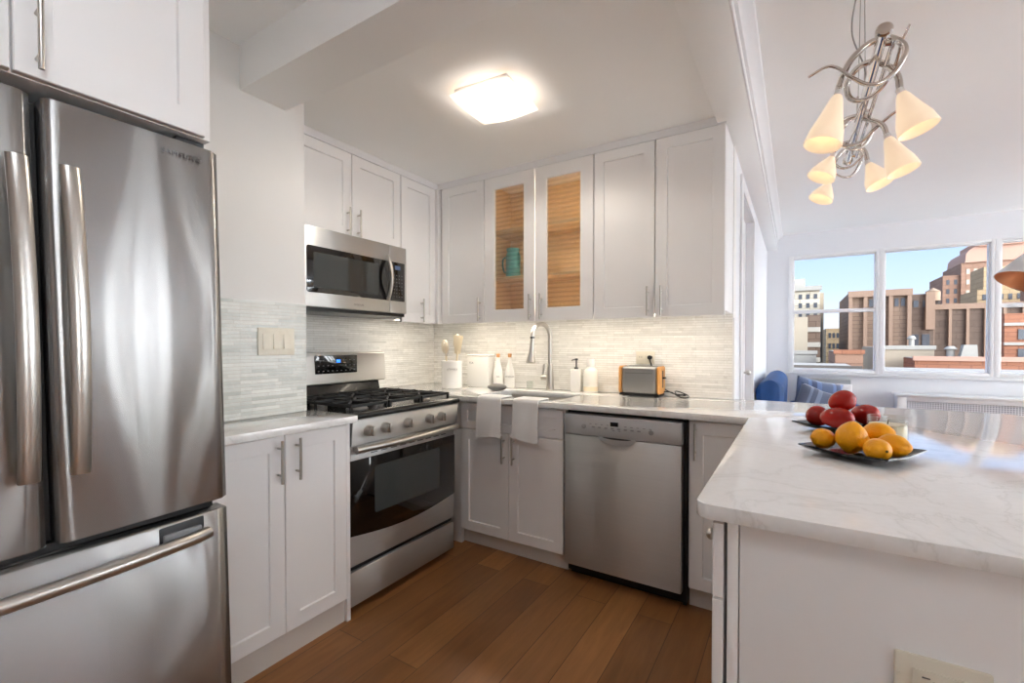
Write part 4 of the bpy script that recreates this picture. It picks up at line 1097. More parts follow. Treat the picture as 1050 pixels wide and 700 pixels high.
MB().box(0.1238, 0.1248, -0.010, 0.010, 0.055, 0.155, 0.0004).build('lever_slot', 'black_plastic', t)
MB().box(0.1245, 0.141, -0.018, 0.018, 0.108, 0.118, 0.003).build('lever', 'black_plastic', t)
cp_ = [(0.112, 0.03, 0.03), (0.165, 0.035, 0.028), (0.20, 0.02, 0.012), (0.235, -0.01, 0.005), (0.262, 0.01, 0.005), (0.255, 0.045, 0.014), (0.21, 0.055, 0.03), (0.185, 0.045, 0.034), (0.20, 0.015, 0.02), (0.235, 0.02, 0.02), (0.24, 0.06, 0.012), (0.19, 0.082, 0.008), (0.10, 0.084, 0.05), (0.05, 0.082, 0.14), (0.029, 0.080, 0.195), (0.025, 0.072, 0.222)]
cord = MB().tube(smooth(cp_, 6), 0.0032, 8).build('cord', 'black_plastic', t)
MB().cyl((0.026, 0.062, 0.229), (0.026, 0.093, 0.229), 0.013, 0.011, 14).build('plug', 'black_plastic', t)

# towels hanging over the counter edge
def towel(x0, x1, zb, label, seed, zfront):
    path = [(2.274, 0.855), (2.273, 0.89), (2.268, 0.9165), (2.25, 0.9185), (2.225, 0.9185), (2.18, 0.9182), (2.156, 0.9176), (2.1475, 0.910), (2.1455, 0.89), (2.144, 0.85), (2.142, 0.80), (2.141, 0.75), (2.142, zfront)]
    # refine the path
    pp = [(v.y, v.z) for v in smooth([(0, a, b) for a, b in path], 4)]
    nx = 18; th = 0.005; mb = MB(); loops = []
    x_m = (x0 + x1) / 2
    for i, (y, z) in enumerate(pp):
        u = i / (len(pp) - 1)
        d0 = Vector((pp[max(0, i - 1)][0], pp[max(0, i - 1)][1])); d1 = Vector((pp[min(len(pp) - 1, i + 1)][0], pp[min(len(pp) - 1, i + 1)][1]))
        tg_ = (d1 - d0).normalized(); nr = Vector((-tg_.y, tg_.x))      # outward side
        top, bot = [], []
        for k in range(nx + 1):
            s = k / nx
            hang = max(0, (u - 0.55) / 0.45)
            x = x0 + (x1 - x0) * s + (s - 0.5) * 0.010 * hang + 0.004 * noise.noise(Vector((seed, u * 3, 0)))
            w = hang * (0.006 * (0.5 + 0.5 * math.sin(s * 9 + seed + u * 1.5)) + 0.004 * (1 + noise.noise(Vector((s * 4, u * 3, seed)))))
            dz = -0.008 * hang * math.sin(s * 5 + seed) * (1 if u > 0.9 else 0)
            # towel leaves the sink side heading outward: normal points up / towards the room
            top.append((x, y - abs(nr.x) * 0 - (w + (th if u > 0.5 else 0)) * (1 if hang > 0 else 0), z + (th if hang == 0 else 0) + dz))
            bot.append((x, y - (w if hang > 0 else 0), z + dz))
        loops.append(top + bot[::-1])
    mb.loft(loops)
    o = mb.build('hand_towel', 'towel', loc=(x_m, 2.15, 0.914), sharp=80)
    tag(o, label, 'towel', 'white hand towels hanging from the sink edge')
towel(-1.572, -1.412, 0, 'white towel hanging over the sink edge, nearer the stove', 1.3, 0.690)
towel(-1.330, -1.172, 0, 'white towel hanging over the sink edge, nearer the dishwasher', 4.1, 0.697)

# fruit plates
def plate(x, y, rz, label, side=0.212):
    t = bpy.data.objects
    h = side / 2; n = 14; th = 0.004
    mb = MB(); 
    def zf(u, v): return 0.001 + 0.024 * (max(abs(u), abs(v)) ** 3.0) * (0.75 + 0.25 * min(abs(u), abs(v)))
    g = [[(u, v) for u in [-1 + 2 * i / n for i in range(n + 1)]] for v in [-1 + 2 * j / n for j in range(n + 1)]]
    bm = mb.bm
    V = {}
    for L_, off in ((0, 0.0), (1, th)):
        for j in range(n + 1):
            for i in range(n + 1):
                u, v = g[j][i]; V[L_, i, j] = bm.verts.new((u * h, v * h, zf(u, v) + off))
    for j in range(n):
        for i in range(n):
            bm.faces.new((V[1, i, j], V[1, i + 1, j], V[1, i + 1, j + 1], V[1, i, j + 1]))
            bm.faces.new((V[0, i, j], V[0, i, j + 1], V[0, i + 1, j + 1], V[0, i + 1, j]))
    for i in range(n):
        bm.faces.new((V[0, i, 0], V[0, i + 1, 0], V[1, i + 1, 0], V[1, i, 0])); bm.faces.new((V[0, i + 1, n], V[0, i, n], V[1, i, n], V[1, i + 1, n]))
        bm.faces.new((V[0, 0, i + 1], V[0, 0, i], V[1, 0, i], V[1, 0, i + 1])); bm.faces.new((V[0, n, i], V[0, n, i + 1], V[1, n, i + 1], V[1, n, i]))
    o = mb.build('square_plate', 'plate'); o.location = (x, y, ZC - 0.0005); o.rotation_euler = (0, 0, rz)
    tag(o, label, 'plate', 'square black fruit plates')
plate(0.152, 1.555, math.radians(-29.5), 'square black plate holding the yellow lemons')
plate(0.134, 2.000, math.radians(-29.5), 'square black plate holding the red mangoes')

def lemon_fn(p):
    q = p.copy()
    a = abs(q.z)
    if a > 0.72:                       # nipple at the ends
        k = (a - 0.72) / 0.28
        q.z += math.copysign(0.12 * k * k, q.z)
        f = 1 - 0.10 * k; q.x *= f; q.y *= f
    n_ = 1 + 0.02 * noise.noise(q * 2.2)
    return Vector((q.x * n_, q.y * n_, q.z))
def fruit(name, label, cat, m, loc, r, rot, group, fn, tipm=None):
    t = thing(name, label, cat, loc, 0, group)
    t.rotation_euler = rot
    MB().ball((0, 0, 0), r, 28, 18, fn=fn).build('flesh', m, t, sharp=180)
    if tipm: MB().lathe([(0.0035, 0), (0.003, 0.0015)], seg=10, c=(0, 0, r[2] * 1.11)).build('stem_scar', tipm, t)
    return t
LG = 'lemons on the near black plate'
R_ = math.radians
fruit('lemon', 'lemon at the left end of the near plate', 'lemon', 'lemon', (0.067, 1.552, 0.9560), (0.0285, 0.0285, 0.031), (R_(80), 0, R_(-55)), LG, lemon_fn)
fruit('lemon', 'upright lemon standing foremost in the pile with its tip down', 'lemon', 'lemon', (0.130, 1.533, 0.969), (0.037, 0.037, 0.040), (R_(168), R_(6), 0), LG, lemon_fn)
fruit('lemon', 'lemon lying at the front of the near plate with its dark stem scar facing out', 'lemon', 'lemon', (0.177, 1.464, 0.9545), (0.0285, 0.0285, 0.034), (R_(84), 0, R_(22)), LG, lemon_fn, 'lemon_tip')
fruit('lemon', 'lemon at the right end of the near plate', 'lemon', 'lemon', (0.219, 1.542, 0.9555), (0.030, 0.030, 0.037), (R_(90), 0, R_(58)), LG, lemon_fn)
fruit('lemon', 'lemon behind the upright one, next to the candle', 'lemon', 'lemon', (0.198, 1.636, 0.9700), (0.031, 0.031, 0.037), (R_(80), 0, R_(70)), LG, lemon_fn)
fruit('lemon', 'half hidden lemon in the middle of the near pile', 'lemon', 'lemon', (0.153, 1.598, 0.9490), (0.026, 0.026, 0.028), (R_(75), 0, R_(10)), LG, lemon_fn)
def mango_fn(p):
    q = p.copy(); k = 1 + 0.10 * q.z
    q.x = q.x * k + 0.10 * (1 - q.z * q.z) * 0.5; q.y *= k
    return q
MG = 'red mangoes on the far black plate'
fruit('mango', 'orange red mango at the left of the far plate', 'mango', 'mango', (0.066, 2.000, 0.9605), (0.037, 0.037, 0.039), (R_(70), 0, R_(20)), MG, mango_fn)
fruit('mango', 'red mango lying at the front of the far plate', 'mango', 'mango', (0.121, 1.912, 0.9695), (0.036, 0.036, 0.052), (R_(88), 0, R_(64)), MG, mango_fn)
fruit('mango', 'dark red mango resting on top of the others', 'mango', 'mango', (0.139, 1.970, 1.023), (0.036, 0.036, 0.043), (R_(60), R_(10), R_(80)), MG, mango_fn)
fruit('mango', 'red mango at the right of the far plate behind the candle', 'mango', 'mango', (0.212, 2.051, 0.9715), (0.036, 0.036, 0.047), (R_(88), 0, R_(50)), MG, mango_fn)
fruit('mango', 'mostly hidden mango at the back of the far plate', 'mango', 'mango', (0.128, 2.060, 0.9570), (0.030, 0.030, 0.034), (R_(85), 0, R_(80)), MG, mango_fn)
# candle
t = thing('candle', 'cream candle in a clear glass tumbler behind the lemons', 'candle', (0.238, 1.775, ZC))
MB().lathe([(0.048, 0), (0.050, 0.004), (0.050, 0.088), (0.048, 0.090), (0.0465, 0.088), (0.0465, 0.008), (0.0, 0.008)], seg=36, cap1=False).build('tumbler', 'tumbler', t)
MB().lathe([(0.0455, 0.0085), (0.046, 0.010), (0.046, 0.064), (0.044, 0.066), (0.0, 0.065)], seg=36, cap1=False).build('wax', 'wax', t)
MB().cyl((0, 0, 0.065), (0.002, 0, 0.078), 0.0014, seg=8).build('wick', 'wick', t)

# ================================================================== LAMPS
def ceiling_light(label, loc, rz, dm='diffuser'):
    t = thing('ceiling_light', label, 'ceiling light', loc, rz, 'square frosted ceiling lights')
    MB().box(-0.136, 0.136, -0.136, 0.136, -0.018, -0.0005, 0.004).build('base', 'trim', t)
    n = 20; half = 0.158
    mb = MB(); bm = mb.bm; V = {}
    for L_, off in ((0, 0.0), (1, 0.004)):
        for j in range(n + 1):
            for i in range(n + 1):
                u, v = -1 + 2 * i / n, -1 + 2 * j / n
                k = 1 - 0.05 * (u * u) * (v * v)
                s1 = 1 - 0.03 * v * v; s2 = 1 - 0.03 * u * u
                z = -0.026 - 0.054 * (1 - u * u) ** 0.8 * (1 - v * v) ** 0.8 - 0.006
                V[L_, i, j] = bm.verts.new((u * half * k * (1.0), v * half * k, z + off))
    for j in range(n):
        for i in range(n):
            bm.faces.new((V[1, i, j], V[1, i + 1, j], V[1, i + 1, j + 1], V[1, i, j + 1]))
            bm.faces.new((V[0, i, j], V[0, i, j + 1], V[0, i + 1, j + 1], V[0, i + 1, j]))
    for i in range(n):
        bm.faces.new((V[0, i, 0], V[0, i + 1, 0], V[1, i + 1, 0], V[1, i, 0])); bm.faces.new((V[0, i + 1, n], V[0, i, n], V[1, i, n], V[1, i + 1, n]))
        bm.faces.new((V[0, 0, i + 1], V[0, 0, i], V[1, 0, i], V[1, 0, i + 1])); bm.faces.new((V[0, n, i], V[0, n, i + 1], V[1, n, i + 1], V[1, n, i]))
    mb.build('diffuser', dm, t, sharp=60)
    return t
kl = ceiling_light('square frosted glass ceiling light in the kitchen, lit', (-1.19, 1.760, ZK), math.radians(4))
bl = bpy.data.lights.new('bulb_light', 'SPOT'); bl.spot_size = math.radians(165); bl.spot_blend = 0.35; bl.energy = LAMP_W; bl.color = (1.0, 0.985, 0.955); bl.shadow_soft_size = 0.022
bo = bpy.data.objects.new('bulb_light', bl); COL.objects.link(bo); bo.location = (-1.19, 1.760, ZK - 0.048)
bl = bpy.data.lights.new('bulb_glow', 'POINT'); bl.energy = 1.3; bl.color = (1.0, 0.99, 0.97); bl.shadow_soft_size = 0.022
bo = bpy.data.objects.new('bulb_glow', bl); COL.objects.link(bo); bo.location = (-1.19, 1.760, ZK - 0.072)
ceiling_light('added unseen fill light over the entry end of the kitchen', (-0.62, 0.0, ZN), 0, 'entry_fill')
ceiling_light('added unseen fill light over the dining end of the living room', (3.3, 2.6, ZV), 0, 'living_fill')  # this and the entry lamp are added out of view as fill

def fill_uplighter(label, x, y):  # lamp added out of view to throw fill onto the ceilings
    t = thing('fill_uplighter', label, 'floor lamp', (x, y, 0), 0)
    MB().lathe([(0.15, 0), (0.15, 0.015), (0.02, 0.03)]).build('base', 'nickel', t)
    MB().cyl((0, 0, 0.02), (0, 0, 1.70), 0.012).build('pole', 'nickel', t)
    MB().lathe([(0.02, 1.69), (0.10, 1.72), (0.19, 1.80), (0.188, 1.802), (0.098, 1.726), (0.02, 1.70)]).build('bowl', 'nickel', t)
    MB().lathe([(0.165, 1.782), (0.165, 1.786)]).build('diffuser', 'up_fill', t)
fill_uplighter('added unseen fill lamp by the living room right wall', 3.4, 1.9)

# chandelier over the peninsula
CX, CZ = 0.18, 2.0
ch = thing('chandelier', 'polished nickel chandelier of looping tubes with six lit glass cones', 'chandelier', (CX, 1.92, 2.0))
b_ = MB(); b_.cyl((CX, 1.455, CZ), (CX, 2.40, CZ), 0.0125, seg=20).tube([(CX, 1.448, CZ), (CX, 1.452, CZ), (CX, 1.468, CZ), (CX, 1.472, CZ)], [0.014, 0.018, 0.018, 0.0125], 20).tube([(CX, 2.392, CZ), (CX, 2.396, CZ), (CX, 2.410, CZ), (CX, 2.412, CZ)], [0.0125, 0.018, 0.018, 0.014], 20)
b_.build('bar', 'chrome', ch, world=True)
b_ = MB(); b_.cyl((CX + 0.026, 1.50, CZ - 0.004), (CX + 0.026, 2.36, CZ - 0.004), 0.006, seg=14)
for y in (1.52, 1.92, 2.34): b_.cyl((CX, y, CZ), (CX + 0.026, y, CZ - 0.004), 0.006, seg=10)
b_.build('rail', 'chrome', ch, world=True)
MB().lathe([(0.065, -0.0005), (0.065, -0.018), (0.055, -0.026)], c=(CX, 1.92, ZV)).build('canopy', 'chrome', ch, world=True)
for y in (1.818, 2.028):
    MB().cyl((CX, y, CZ + 0.01), (CX, 1.92 + (y - 1.92) * 0.45, ZV - 0.02), 0.0013, seg=8).build('cable', 'cable_grey', ch, world=True)
    MB().cyl((CX, y, CZ + 0.008), (CX, y, CZ + 0.10), 0.004, seg=10).build('cable_grip', 'chrome', ch, world=True)
MB().tube(smooth([(CX, 1.90, ZV - 0.02), (CX - 0.010, 1.80, 2.38), (CX - 0.035, 1.74, 2.26), (CX - 0.04, 1.75, 2.17), (CX - 0.005, 1.79, 2.08), (CX, 1.80, CZ + 0.01)], 8), 0.0022, 8).build('power_cord', 'cable_grey', ch, world=True)
loopL = [(-0.087, -0.020, -0.097), (-0.086, 0.0, -0.074), (-0.072, 0.012, -0.030), (-0.057, 0.022, 0.003), (-0.035, 0.030, 0.028), (-0.010, 0.036, 0.044), (0.025, 0.042, 0.047), (0.055, 0.046, 0.023), (0.060, 0.042, -0.007), (0.040, 0.034, -0.050), (0.010, 0.022, -0.077), (-0.022, 0.010, -0.080), (-0.057, -0.002, -0.056), (-0.091, -0.008, -0.022), (-0.118, -0.010, -0.014), (-0.156, -0.012, -0.030)]
loopR = [(0.054, 0.0, -0.088), (0.045, 0.010, -0.045), (0.022, 0.022, -0.012), (-0.012, 0.034, 0.012), (-0.050, 0.044, 0.006), (-0.070, 0.048, -0.022), (-0.066, 0.050, -0.055), (-0.036, 0.046, -0.080), (0.004, 0.040, -0.078), (0.040, 0.030, -0.048), (0.075, 0.022, -0.020), (0.105, 0.016, -0.002), (0.135, 0.010, 0.004)]
loopR2 = [(0.054, 0.0, -0.093), (0.050, 0.008, -0.050), (0.032, 0.02, -0.012), (0.0, 0.034, 0.020), (-0.035, 0.05, 0.020), (-0.058, 0.062, -0.012), (-0.050, 0.07, -0.052), (-0.018, 0.066, -0.068), (0.022, 0.05, -0.050), (0.048, 0.03, -0.005), (0.056, 0.0, 0.035), (0.068, -0.03, 0.062)]
def arm(y0, lp, bot, sx=1.0):
    pts = smooth([(CX + a * sx, y0 + b, CZ + c) for a, b, c in lp], 7)
    n_ = len(pts)
    rad = [0.0080 - (0.0050 * max(0, (k / n_ - 0.45) / 0.55)) for k in range(n_)]
    ar = MB().tube(pts, rad, 12).build('arm', 'chrome', ch, world=True, sharp=60)
    top = Vector(pts[0]); d_ = (Vector(bot) - top); Ln = d_.length; d_.normalize()
    mt = Matrix.Translation(top) @ d_.to_track_quat('Z', 'Y').to_matrix().to_4x4()
    sk = MB().lathe([(0.008, -0.006), (0.0095, -0.004), (0.0095, 0.012), (0.011, 0.014)], 18, mtx=mt).build('socket', 'ceramic', ar, world=True)
    R = 0.0455
    sh_ = MB().lathe([(0.011, 0.010), (0.015, 0.018), (0.027, Ln * 0.45), (0.040, Ln * 0.75), (R, Ln), (R - 0.001, Ln + 0.001), (R - 0.003, Ln), (0.037, Ln * 0.75), (0.024, Ln * 0.45), (0.012, 0.022)], 36, mtx=mt, cap0=False, cap1=False)
    so = sh_.build('shade', 'shade', ar, world=True, sharp=70)
    MB().ball((0, 0, Ln * 0.42), (0.010, 0.010, 0.018), 14, 10, mtx=mt).build('bulb', 'bulb', so, world=True)
arm(1.544, loopL, (0.057, 1.50, 1.762))
arm(2.030, [(a * 0.82, b, c) for a, b, c in loopL[:11]] + [(-0.02, 0.01, -0.078), (-0.052, 0.0, -0.060)], (0.072, 1.995, 1.825))
arm(2.345, [(a * 0.75, b, c) for a, b, c in loopL[:11]] + [(-0.02, 0.01, -0.078), (-0.05, 0.0, -0.060)], (0.083, 2.31, 1.830))
arm(1.607, loopR2, (0.272, 1.60, 1.790))
arm(1.945, [(a * 1.32 if i < 2 else a, b, c) for i, (a, b, c) in enumerate(loopR)], (0.292, 1.93, 1.784))
arm(2.185, [(a * 0.85, b, c) for a, b, c in loopR[:10]], (0.262, 2.17, 1.818))

# floor lamp reaching over from the right
lp_ = Vector((1.24, 4.06, 0))
t = thing('floor_lamp', 'arched floor lamp with white metal shade lined in copper', 'floor lamp', (1.95, 4.30, 0))
MB().lathe([(0.16, 0), (0.16, 0.02), (0.15, 0.028), (0.02, 0.03)]).build('base', 'lamp_white', t)
hp = Vector((1.305, 4.05, 1.705))
pts = smooth([(1.95, 4.30, 0.03), (1.95, 4.30, 1.2), (1.90, 4.28, 1.75), (1.62, 4.18, 2.02), (1.38, 4.10, 1.96), hp + Vector((0.045, 0.02, 0.105))], 8)
MB().tube(pts, 0.010, 12).build('pole', 'lamp_white', t, world=True)
mt = Matrix.Translation(hp) @ Matrix.Rotation(math.radians(24), 4, 'Y') @ Matrix.Rotation(math.radians(-6), 4, 'X')
s_ = MB().lathe([(0.205, -0.135), (0.208, -0.135), (0.110, 0.095), (0.100, 0.105), (0.0, 0.108)], 40, mtx=mt, cap0=False, cap1=False).build('shade', 'lamp_white', t, world=True)
tag(MB().lathe([(0.2045, -0.1345), (0.106, 0.092), (0.097, 0.102), (0.0, 0.104)], 40, mtx=mt, cap0=False, cap1=False).build('shade_lining', 'copper', s_, world=True), 'copper lining inside the lamp shade')
MB().ball((0, 0, 0.0), (0.032, 0.032, 0.045), 16, 10, mtx=mt).build('bulb', 'ceramic', s_, world=True)

# ================================================================== LIVING ROOM
t = thing('sofa', 'royal blue velvet sofa against the living room wall', 'sofa', (0.13, 5.15, 0))
SY0, SY1 = 4.28, 6.02
MB().box(-0.20, 0.60, SY0 + 0.1, SY1 - 0.1, 0.12, 0.34, 0.03, 3).build('seat_base', 'velvet', t, world=True)
def roll(x0, x1, y0, y1, z0, z1, ch_):
    """upholstered slab with vertical channel tufting and a rolled top"""
    mb = MB(); loops = []; n = max(24, int((y1 - y0) / ch_) * 8)
    for k in range(n + 1):
        y = y0 + (y1 - y0) * k / n
        w = 0.5 + 0.5 * abs(math.sin(PI * (y - y0) / ch_)) ** 0.5
        e_ = min(1.0, min(k, n - k) / 3.0)
        puff = 0.030 * w * e_ - 0.012 * (1 - e_)
        xm = (x0 + x1) / 2; hw = (x1 - x0) / 2 - 0.018 + puff
        pr_ = [(x0 + 0.01, z0), (x1 - 0.01, z0)] + [(xm + hw * math.cos(a), z1 - hw + hw * math.sin(a)) for a in [PI * j / 12 for j in range(13)]]
        loops.append([(x, y, z) for x, z in pr_])
    mb.loft(loops); return mb
roll(-0.272, -0.085, SY0, SY1, 0.12, 0.930, 0.088).build('backrest', 'velvet', t, world=True, sharp=60)
for y0, y1 in ((SY0, SY0 + 0.18), (SY1 - 0.18, SY1)):
    MB().box(-0.08, 0.60, y0, y1, 0.12, 0.60, 0.06, 4).build('armrest', 'velvet', t, world=True)
for y0, y1 in ((SY0 + 0.185, 5.148), (5.152, SY1 - 0.185)):
    MB().box(-0.08, 0.61, y0, y1, 0.342, 0.475, 0.04, 4).build('seat_cushion', 'velvet', t, world=True)
for x in (-0.15, 0.53):
    for y in (SY0 + 0.1, SY1 - 0.1): MB().cyl((x, y, 0), (x, y, 0.122), 0.015, 0.022).build('leg', 'bamboo', t, world=True)
def pillow(label, m, loc, rot, s=0.23, th=0.075):
    mb = MB(); bm = mb.bm; n = 16; V = {}
    for L_, sg in ((0, -1), (1, 1)):
        for j in range(n + 1):
            for i in range(n + 1):
                u, v = -1 + 2 * i / n, -1 + 2 * j / n
                edge = i in (0, n) or j in (0, n)
                z = sg * th * ((1 - u ** 4) * (1 - v ** 4)) ** 0.6
                k = 1 - 0.08 * (1 - abs(u * v)) * (max(abs(u), abs(v)) ** 4)
                if edge and L_ == 1: V[1, i, j] = V[0, i, j]; continue
                V[L_, i, j] = bm.verts.new((u * s * k, v * s * k, z))
    for j in range(n):
        for i in range(n):
            bm.faces.new((V[1, i, j], V[1, i + 1, j], V[1, i + 1, j + 1], V[1, i, j + 1]))
            bm.faces.new((V[0, i, j], V[0, i, j + 1], V[0, i + 1, j + 1], V[0, i + 1, j]))
    o = mb.build('throw_pillow', m, sharp=180); o.location = loc; o.rotation_euler = rot
    tag(o, label, 'pillow', 'striped pillows on the blue sofa')
pillow('blue grey striped pillow propped upright on the sofa', 'pillow_a', (0.165, 4.98, 0.715), (R_(80), R_(12), R_(18)), 0.19)
pillow('slate striped pillow slumped in front of the upright one', 'pillow_b', (0.150, 4.68, 0.690), (R_(70), R_(22), R_(8)), 0.165, 0.06)

# through-wall air conditioner and radiator cover under the windows
t = thing('air_conditioner', 'white wall air conditioner under the left window', 'air conditioner', (0.315, YW, 0.45))
MB().box(0.115, 0.515, 6.06, YW - 0.0005, 0.45, 0.795, 0.008).build('housing', 'trim', t, world=True)
pf = [(6.075, 0.796), (6.10, 0.838), (YW - 0.0005, 0.838), (YW - 0.0005, 0.796)]
MB().loft([[(x, y, z) for y, z in pf] for x in (0.125, 0.505)]).build('top_vent', 'grey_plastic', t, world=True)
g = MB()
for k in range(7): g.box(0.145, 0.485, 6.052, 6.062, 0.555 + k * 0.026, 0.569 + k * 0.026, 0.002)
g.build('grille', 'grey_plastic', t, world=True)
MB().box(0.145, 0.485, 6.054, 6.061, 0.745, 0.775, 0.002).build('control_cover', 'trim', t, world=True)
t = thing('radiator_cover', 'long white radiator cover with perforated front under the windows', 'radiator cover', (2.0, YW, 0))
MB().box(0.86, 3.2, 5.965, YW - 0.036, 0.702, 0.726, 0.004).build('top_shelf', 'trim', t, world=True)
f = MB().box(0.88, 0.95, 5.985, 6.005, 0, 0.7015, 0.003).box(3.11, 3.18, 5.985, 6.005, 0, 0.7015, 0.003).box(0.95, 3.11, 5.985, 6.005, 0.655, 0.7015, 0.003).box(0.95, 3.11, 5.985, 6.005, 0, 0.1, 0.003)
f.box(0.88, 0.90, 6.005, YW - 0.016, 0, 0.7015).box(3.16, 3.18, 6.005, YW - 0.016, 0, 0.7015)
f.build('frame', 'trim', t, world=True)
MB().box(0.94, 3.12, 6.0055, 6.0085, 0.09, 0.66).build('perforated_panel', 'grille', t, world=True)

# ================================================================== THE CITY OUTSIDE
ZG = -18.0
struct('street_ground', MB().box(-150, 220, 9, 320, ZG - 1, ZG), 'asphalt')
def win_rows(parent, fr, a0, a1, na, b0, b1, nb, w, h, m='glass_dark'):
    first = None
    for j in range(nb):
        for i in range(na):
            a = a0 + (a1 - a0) * (i + 0.5) / na; b = b0 + (b1 - b0) * (j + 0.5) / nb
            if first is None:
                first = MB().box(-w / 2, w / 2, -h / 2, h / 2, -0.05, 0.06, mtx=FR((0, 0, 0), fr.u, fr.n).m).build('window', m, parent)
                o = first
            else:
                o = first.copy(); COL.objects.link(o)
            o.location = fr.p(a, b, 0) - origin(parent)
def building(name, label, x0, x1, y0, y1, z1, m, z0=ZG):
    t = thing(name, label, 'building', ((x0 + x1) / 2, y0, z0))
    MB().box(x0, x1, y0, y1, z0, z1).build('walls', m, t, world=True)
    return t
# brown block with piers: taller left part, notch, long lower right part
t = building('brown_block', 'tall part of the brown brick block in the middle window', 4.7, 9.8, 60, 72, 6.70, 'brown_brick')
for x in (4.7, 5.95, 7.25, 8.0, 9.45): MB().box(x, x + 0.32, 59.6, 60.01, ZG, 6.2).build('pier', 'brown_pier', t, world=True)
MB().box(4.65, 9.85, 59.55, 60.0, 6.2, 6.85).build('parapet', 'brown_pier', t, world=True)
for x in (6.35, 8.4): win_rows(t, BW(60), x, x + 1.0, 2, 5.0, 6.1, 1, 0.32, 0.8)
t = building('brown_block', 'dark recessed stair part of the brown brick block', 9.86, 11.9, 62, 74, 6.45, 'dark_brick')
win_rows(t, BW(62), 10.0, 11.7, 2, -3.0, 2.6, 3, 0.6, 1.3)
win_rows(t, BW(62), 10.1, 11.6, 2, 4.9, 6.0, 1, 0.4, 0.7)
MB().box(11.2, 11.9, 61.6, 62.0, 2.8, 6.6).build('pier', 'brown_pier', t, world=True)
t = building('brown_block', 'long lower wing of the brown brick block with evenly spaced piers', 11.95, 24.0, 64, 80, 5.05, 'dark_brick')
for k in range(9): MB().box(12.05 + k * 1.32, 12.28 + k * 1.32, 63.7, 64.01, ZG, 4.9).build('pier', 'brown_pier', t, world=True)
MB().box(11.95, 24.0, 63.75, 64.0, 4.9, 5.45).build('parapet', 'brown_pier', t, world=True)
# pale stone building at the left
t = building('stone_building', 'pale limestone building at the left edge of the window', -6.0, 2.55, 70, 84, 8.6, 'limestone')
MB().box(-6.2, 2.75, 69.6, 70.0, 8.2, 8.75).build('cornice', 'concrete', t, world=True)
MB().box(-4.5, 1.0, 72, 80, 8.6, 10.0).build('penthouse', 'concrete', t, world=True)
win_rows(t, BW(70), -1.6, 2.5, 5, 4.6, 8.0, 3, 0.38, 0.62)
MB().box(2.55, 3.0, 70.6, 84, ZG, 7.9).build('side_wall', 'stucco', t, world=True)
building('tan_annex', 'blank tan stucco building below the limestone one', -5.0, 0.95, 52, 60, 3.9, 'stucco')
t = building('grey_annex', 'grey banded low block beside the tan stucco building', 0.97, 2.2, 58, 66, 4.4, 'dark_brick')
for k in range(4): MB().box(0.97, 2.2, 57.9, 58.01, -2.2 + k * 1.6, -1.7 + k * 1.6).build('band', 'concrete', t, world=True)
t = building('small_building', 'small tan office building in the gap of the left window', 4.15, 6.6, 90, 100, 3.9, 'cream_brick')
win_rows(t, BW(90), 4.4, 6.5, 4, -3.2, 3.6, 4, 0.32, 0.8)
t = building('far_block', 'hazy grey block far behind the small tan building', 6.3, 10.5, 140, 150, 2.2, 'concrete')
# tower
t = building('brick_tower', 'tall red brown brick tower with stepped rounded top', 24.6, 34.0, 110, 122, 15.6, 'tower_brick')
win_rows(t, BW(110), 25.0, 33.5, 9, 4.0, 15.0, 6, 0.42, 0.85, 'limestone')
mb = MB(); arc = []
for k in range(13):
    a = PI * k / 12
    arc.append((29.3 - 4.3 * math.cos(a), 15.6 + 3.2 * math.sin(a) ** 0.55))
mb.loft([[(x, y, z) for x, z in arc] for y in (109.7, 121)]); mb.build('crown', 'tower_stone', t, world=True)
MB().box(26.6, 32.2, 109.2, 120, 18.2, 19.2).build('attic', 'tower_stone', t, world=True)
MB().box(22.3, 24.58, 110.5, 120, ZG, 13.6).build('setback_wing', 'tower_brick', t, world=True)
win_rows(t, BW(110.5), 22.5, 24.5, 2, 5.0, 13.2, 5, 0.42, 0.85, 'glass_dark')
t = building('cream_building', 'sunlit cream brick building in front of the tower', 22.3, 27.5, 92, 100, 9.2, 'cream_brick')
MB().box(23.2, 27.5, 93, 99, 9.2, 12.6).build('penthouse', 'cream_brick', t, world=True)
win_rows(t, BW(92), 22.6, 27.0, 5, 5.4, 9.0, 2, 0.4, 0.8)
t = thing('water_tank', 'small round wooden water tank on the brown block roof', 'water tank', (12.75, 67.0, 5.05))
MB().lathe([(0.62, 1.0), (0.62, 2.0), (0.66, 2.02), (0.0, 2.45)], 18, cap1=False).build('barrel', 'tank_wood', t)
for x, y in ((-0.4, -0.4), (0.4, -0.4), (0.4, 0.4), (-0.4, 0.4)): MB().box(x - 0.05, x + 0.05, y - 0.05, y + 0.05, 0, 1.02).build('leg', 'roof_dark', t)
# orange block at the right
t = building('orange_block', 'orange brick apartment block with white floor bands at the right', 12.3, 22, 45, 47, 3.4, 'orange_brick')
for k in range(6): MB().box(12.25, 22.05, 44.85, 45.01, -4.2 + k * 1.35, -4.0 + k * 1.35).build('band', 'concrete', t, world=True)
for k in range(5): win_rows(t, BW(45), 12.6, 21.8, 7, -3.9 + k * 1.35, -3.0 + k * 1.35, 1, 0.6, 0.7)
t = building('rear_block', 'brown brick block rising behind the orange apartments', 25.5, 38, 78, 88, 8.4, 'tower_brick')
win_rows(t, BW(78), 25.8, 34, 8, 1.5, 8.0, 4, 0.45, 0.9)
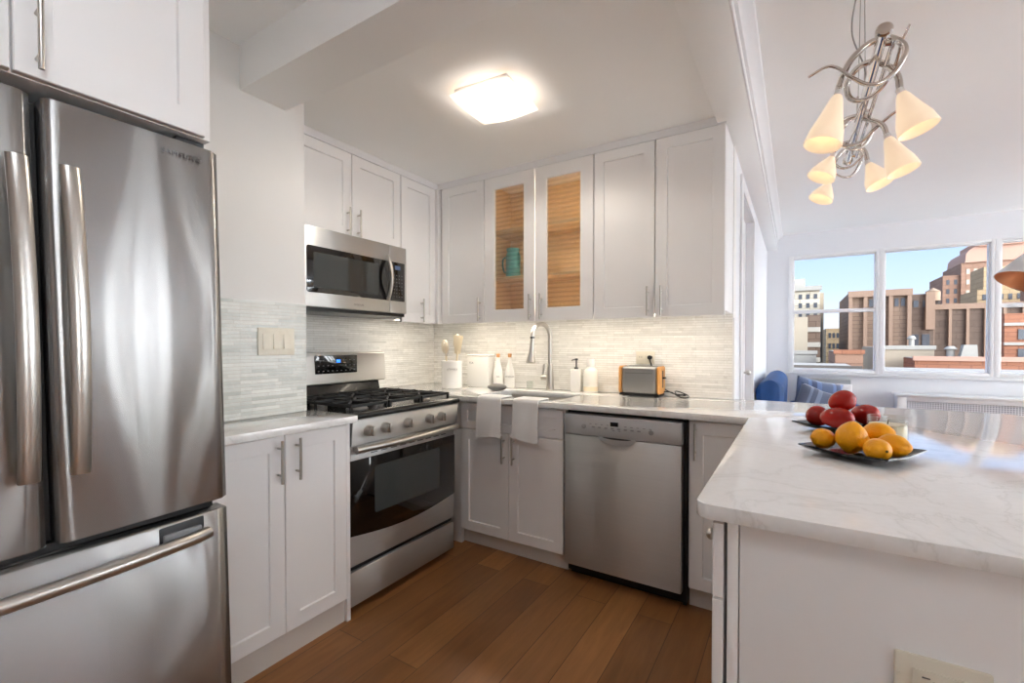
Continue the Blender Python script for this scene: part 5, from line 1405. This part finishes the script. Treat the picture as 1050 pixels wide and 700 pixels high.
# near roofs
def roof(label, x0, x1, y0, y1, z1, wall, cap):
    t = building('rooftop_building', label, x0, x1, y0, y1, z1, wall)
    MB().box(x0 - 0.08, x1 + 0.08, y0 - 0.08, y0 + 0.22, z1 - 0.12, z1 + 0.16).build('parapet', cap, t, world=True)
    MB().box(x0 + 0.05, x1 - 0.05, y0 + 0.3, y1, z1, z1 + 0.04).build('roof_deck', 'roof_grey', t, world=True)
    return t
roof('low red brick roof nearest the left window', -4, 2.6, 27, 34, 0.05, 'orange_brick', 'roof_dark')
roof('low roof with white parapet below the middle window', 4.0, 14.0, 27.5, 35, -0.15, 'concrete', 'concrete')
roof('low dark roof between the red and white roofs', 2.7, 3.9, 25, 33, -0.30, 'dark_brick', 'roof_dark')
roof('long orange brick parapet roof behind the white one', 6.4, 17.0, 38, 41.5, 0.35, 'orange_brick', 'tower_stone')
roof('pale stucco bulkhead roof at the left of the middle window', 4.9, 8.1, 42, 50, 1.02, 'stucco', 'concrete')
roof('brick stub roof in the left window gap', 2.2, 3.7, 37, 44, 0.75, 'tower_brick', 'orange_brick')
roof('pale pitched shed roof at the foot of the tan building', -3.5, 1.4, 44, 50, 0.6, 'concrete', 'concrete')
def chimney(label, x, y, z, h, r):
    t = thing('roof_vent', label, 'roof vent', (x, y, z), group='vents on the low roofs')
    MB().lathe([(r, 0), (r, h * 0.7)], 14).build('pipe', 'concrete', t)
    MB().lathe([(r * 1.5, h * 0.7), (r * 1.7, h * 0.78), (r * 0.9, h), (0.0, h * 1.02)], 14, cap1=False).build('cap', 'concrete', t)
chimney('white roof vent on the pale bulkhead', 7.3, 44.5, 1.0, 0.9, 0.16)
chimney('pale roof vent standing on the orange brick roof', 8.6, 40.5, 0.38, 0.75, 0.20)
t = thing('roof_unit', 'pale square ventilation hood on the orange brick roof', 'roof unit', (9.35, 40.2, 0.38))
MB().loft([[(-0.42, -0.3, 0), (0.42, -0.3, 0), (0.42, 0.3, 0), (-0.42, 0.3, 0)], [(-0.24, -0.3, 0.85), (0.36, -0.3, 0.85), (0.36, 0.3, 0.85), (-0.24, 0.3, 0.85)]]).build('hood', 'concrete', t)
MB().box(-0.5, 0.5, -0.34, 0.34, 0, 0.08).build('curb', 'roof_dark', t)
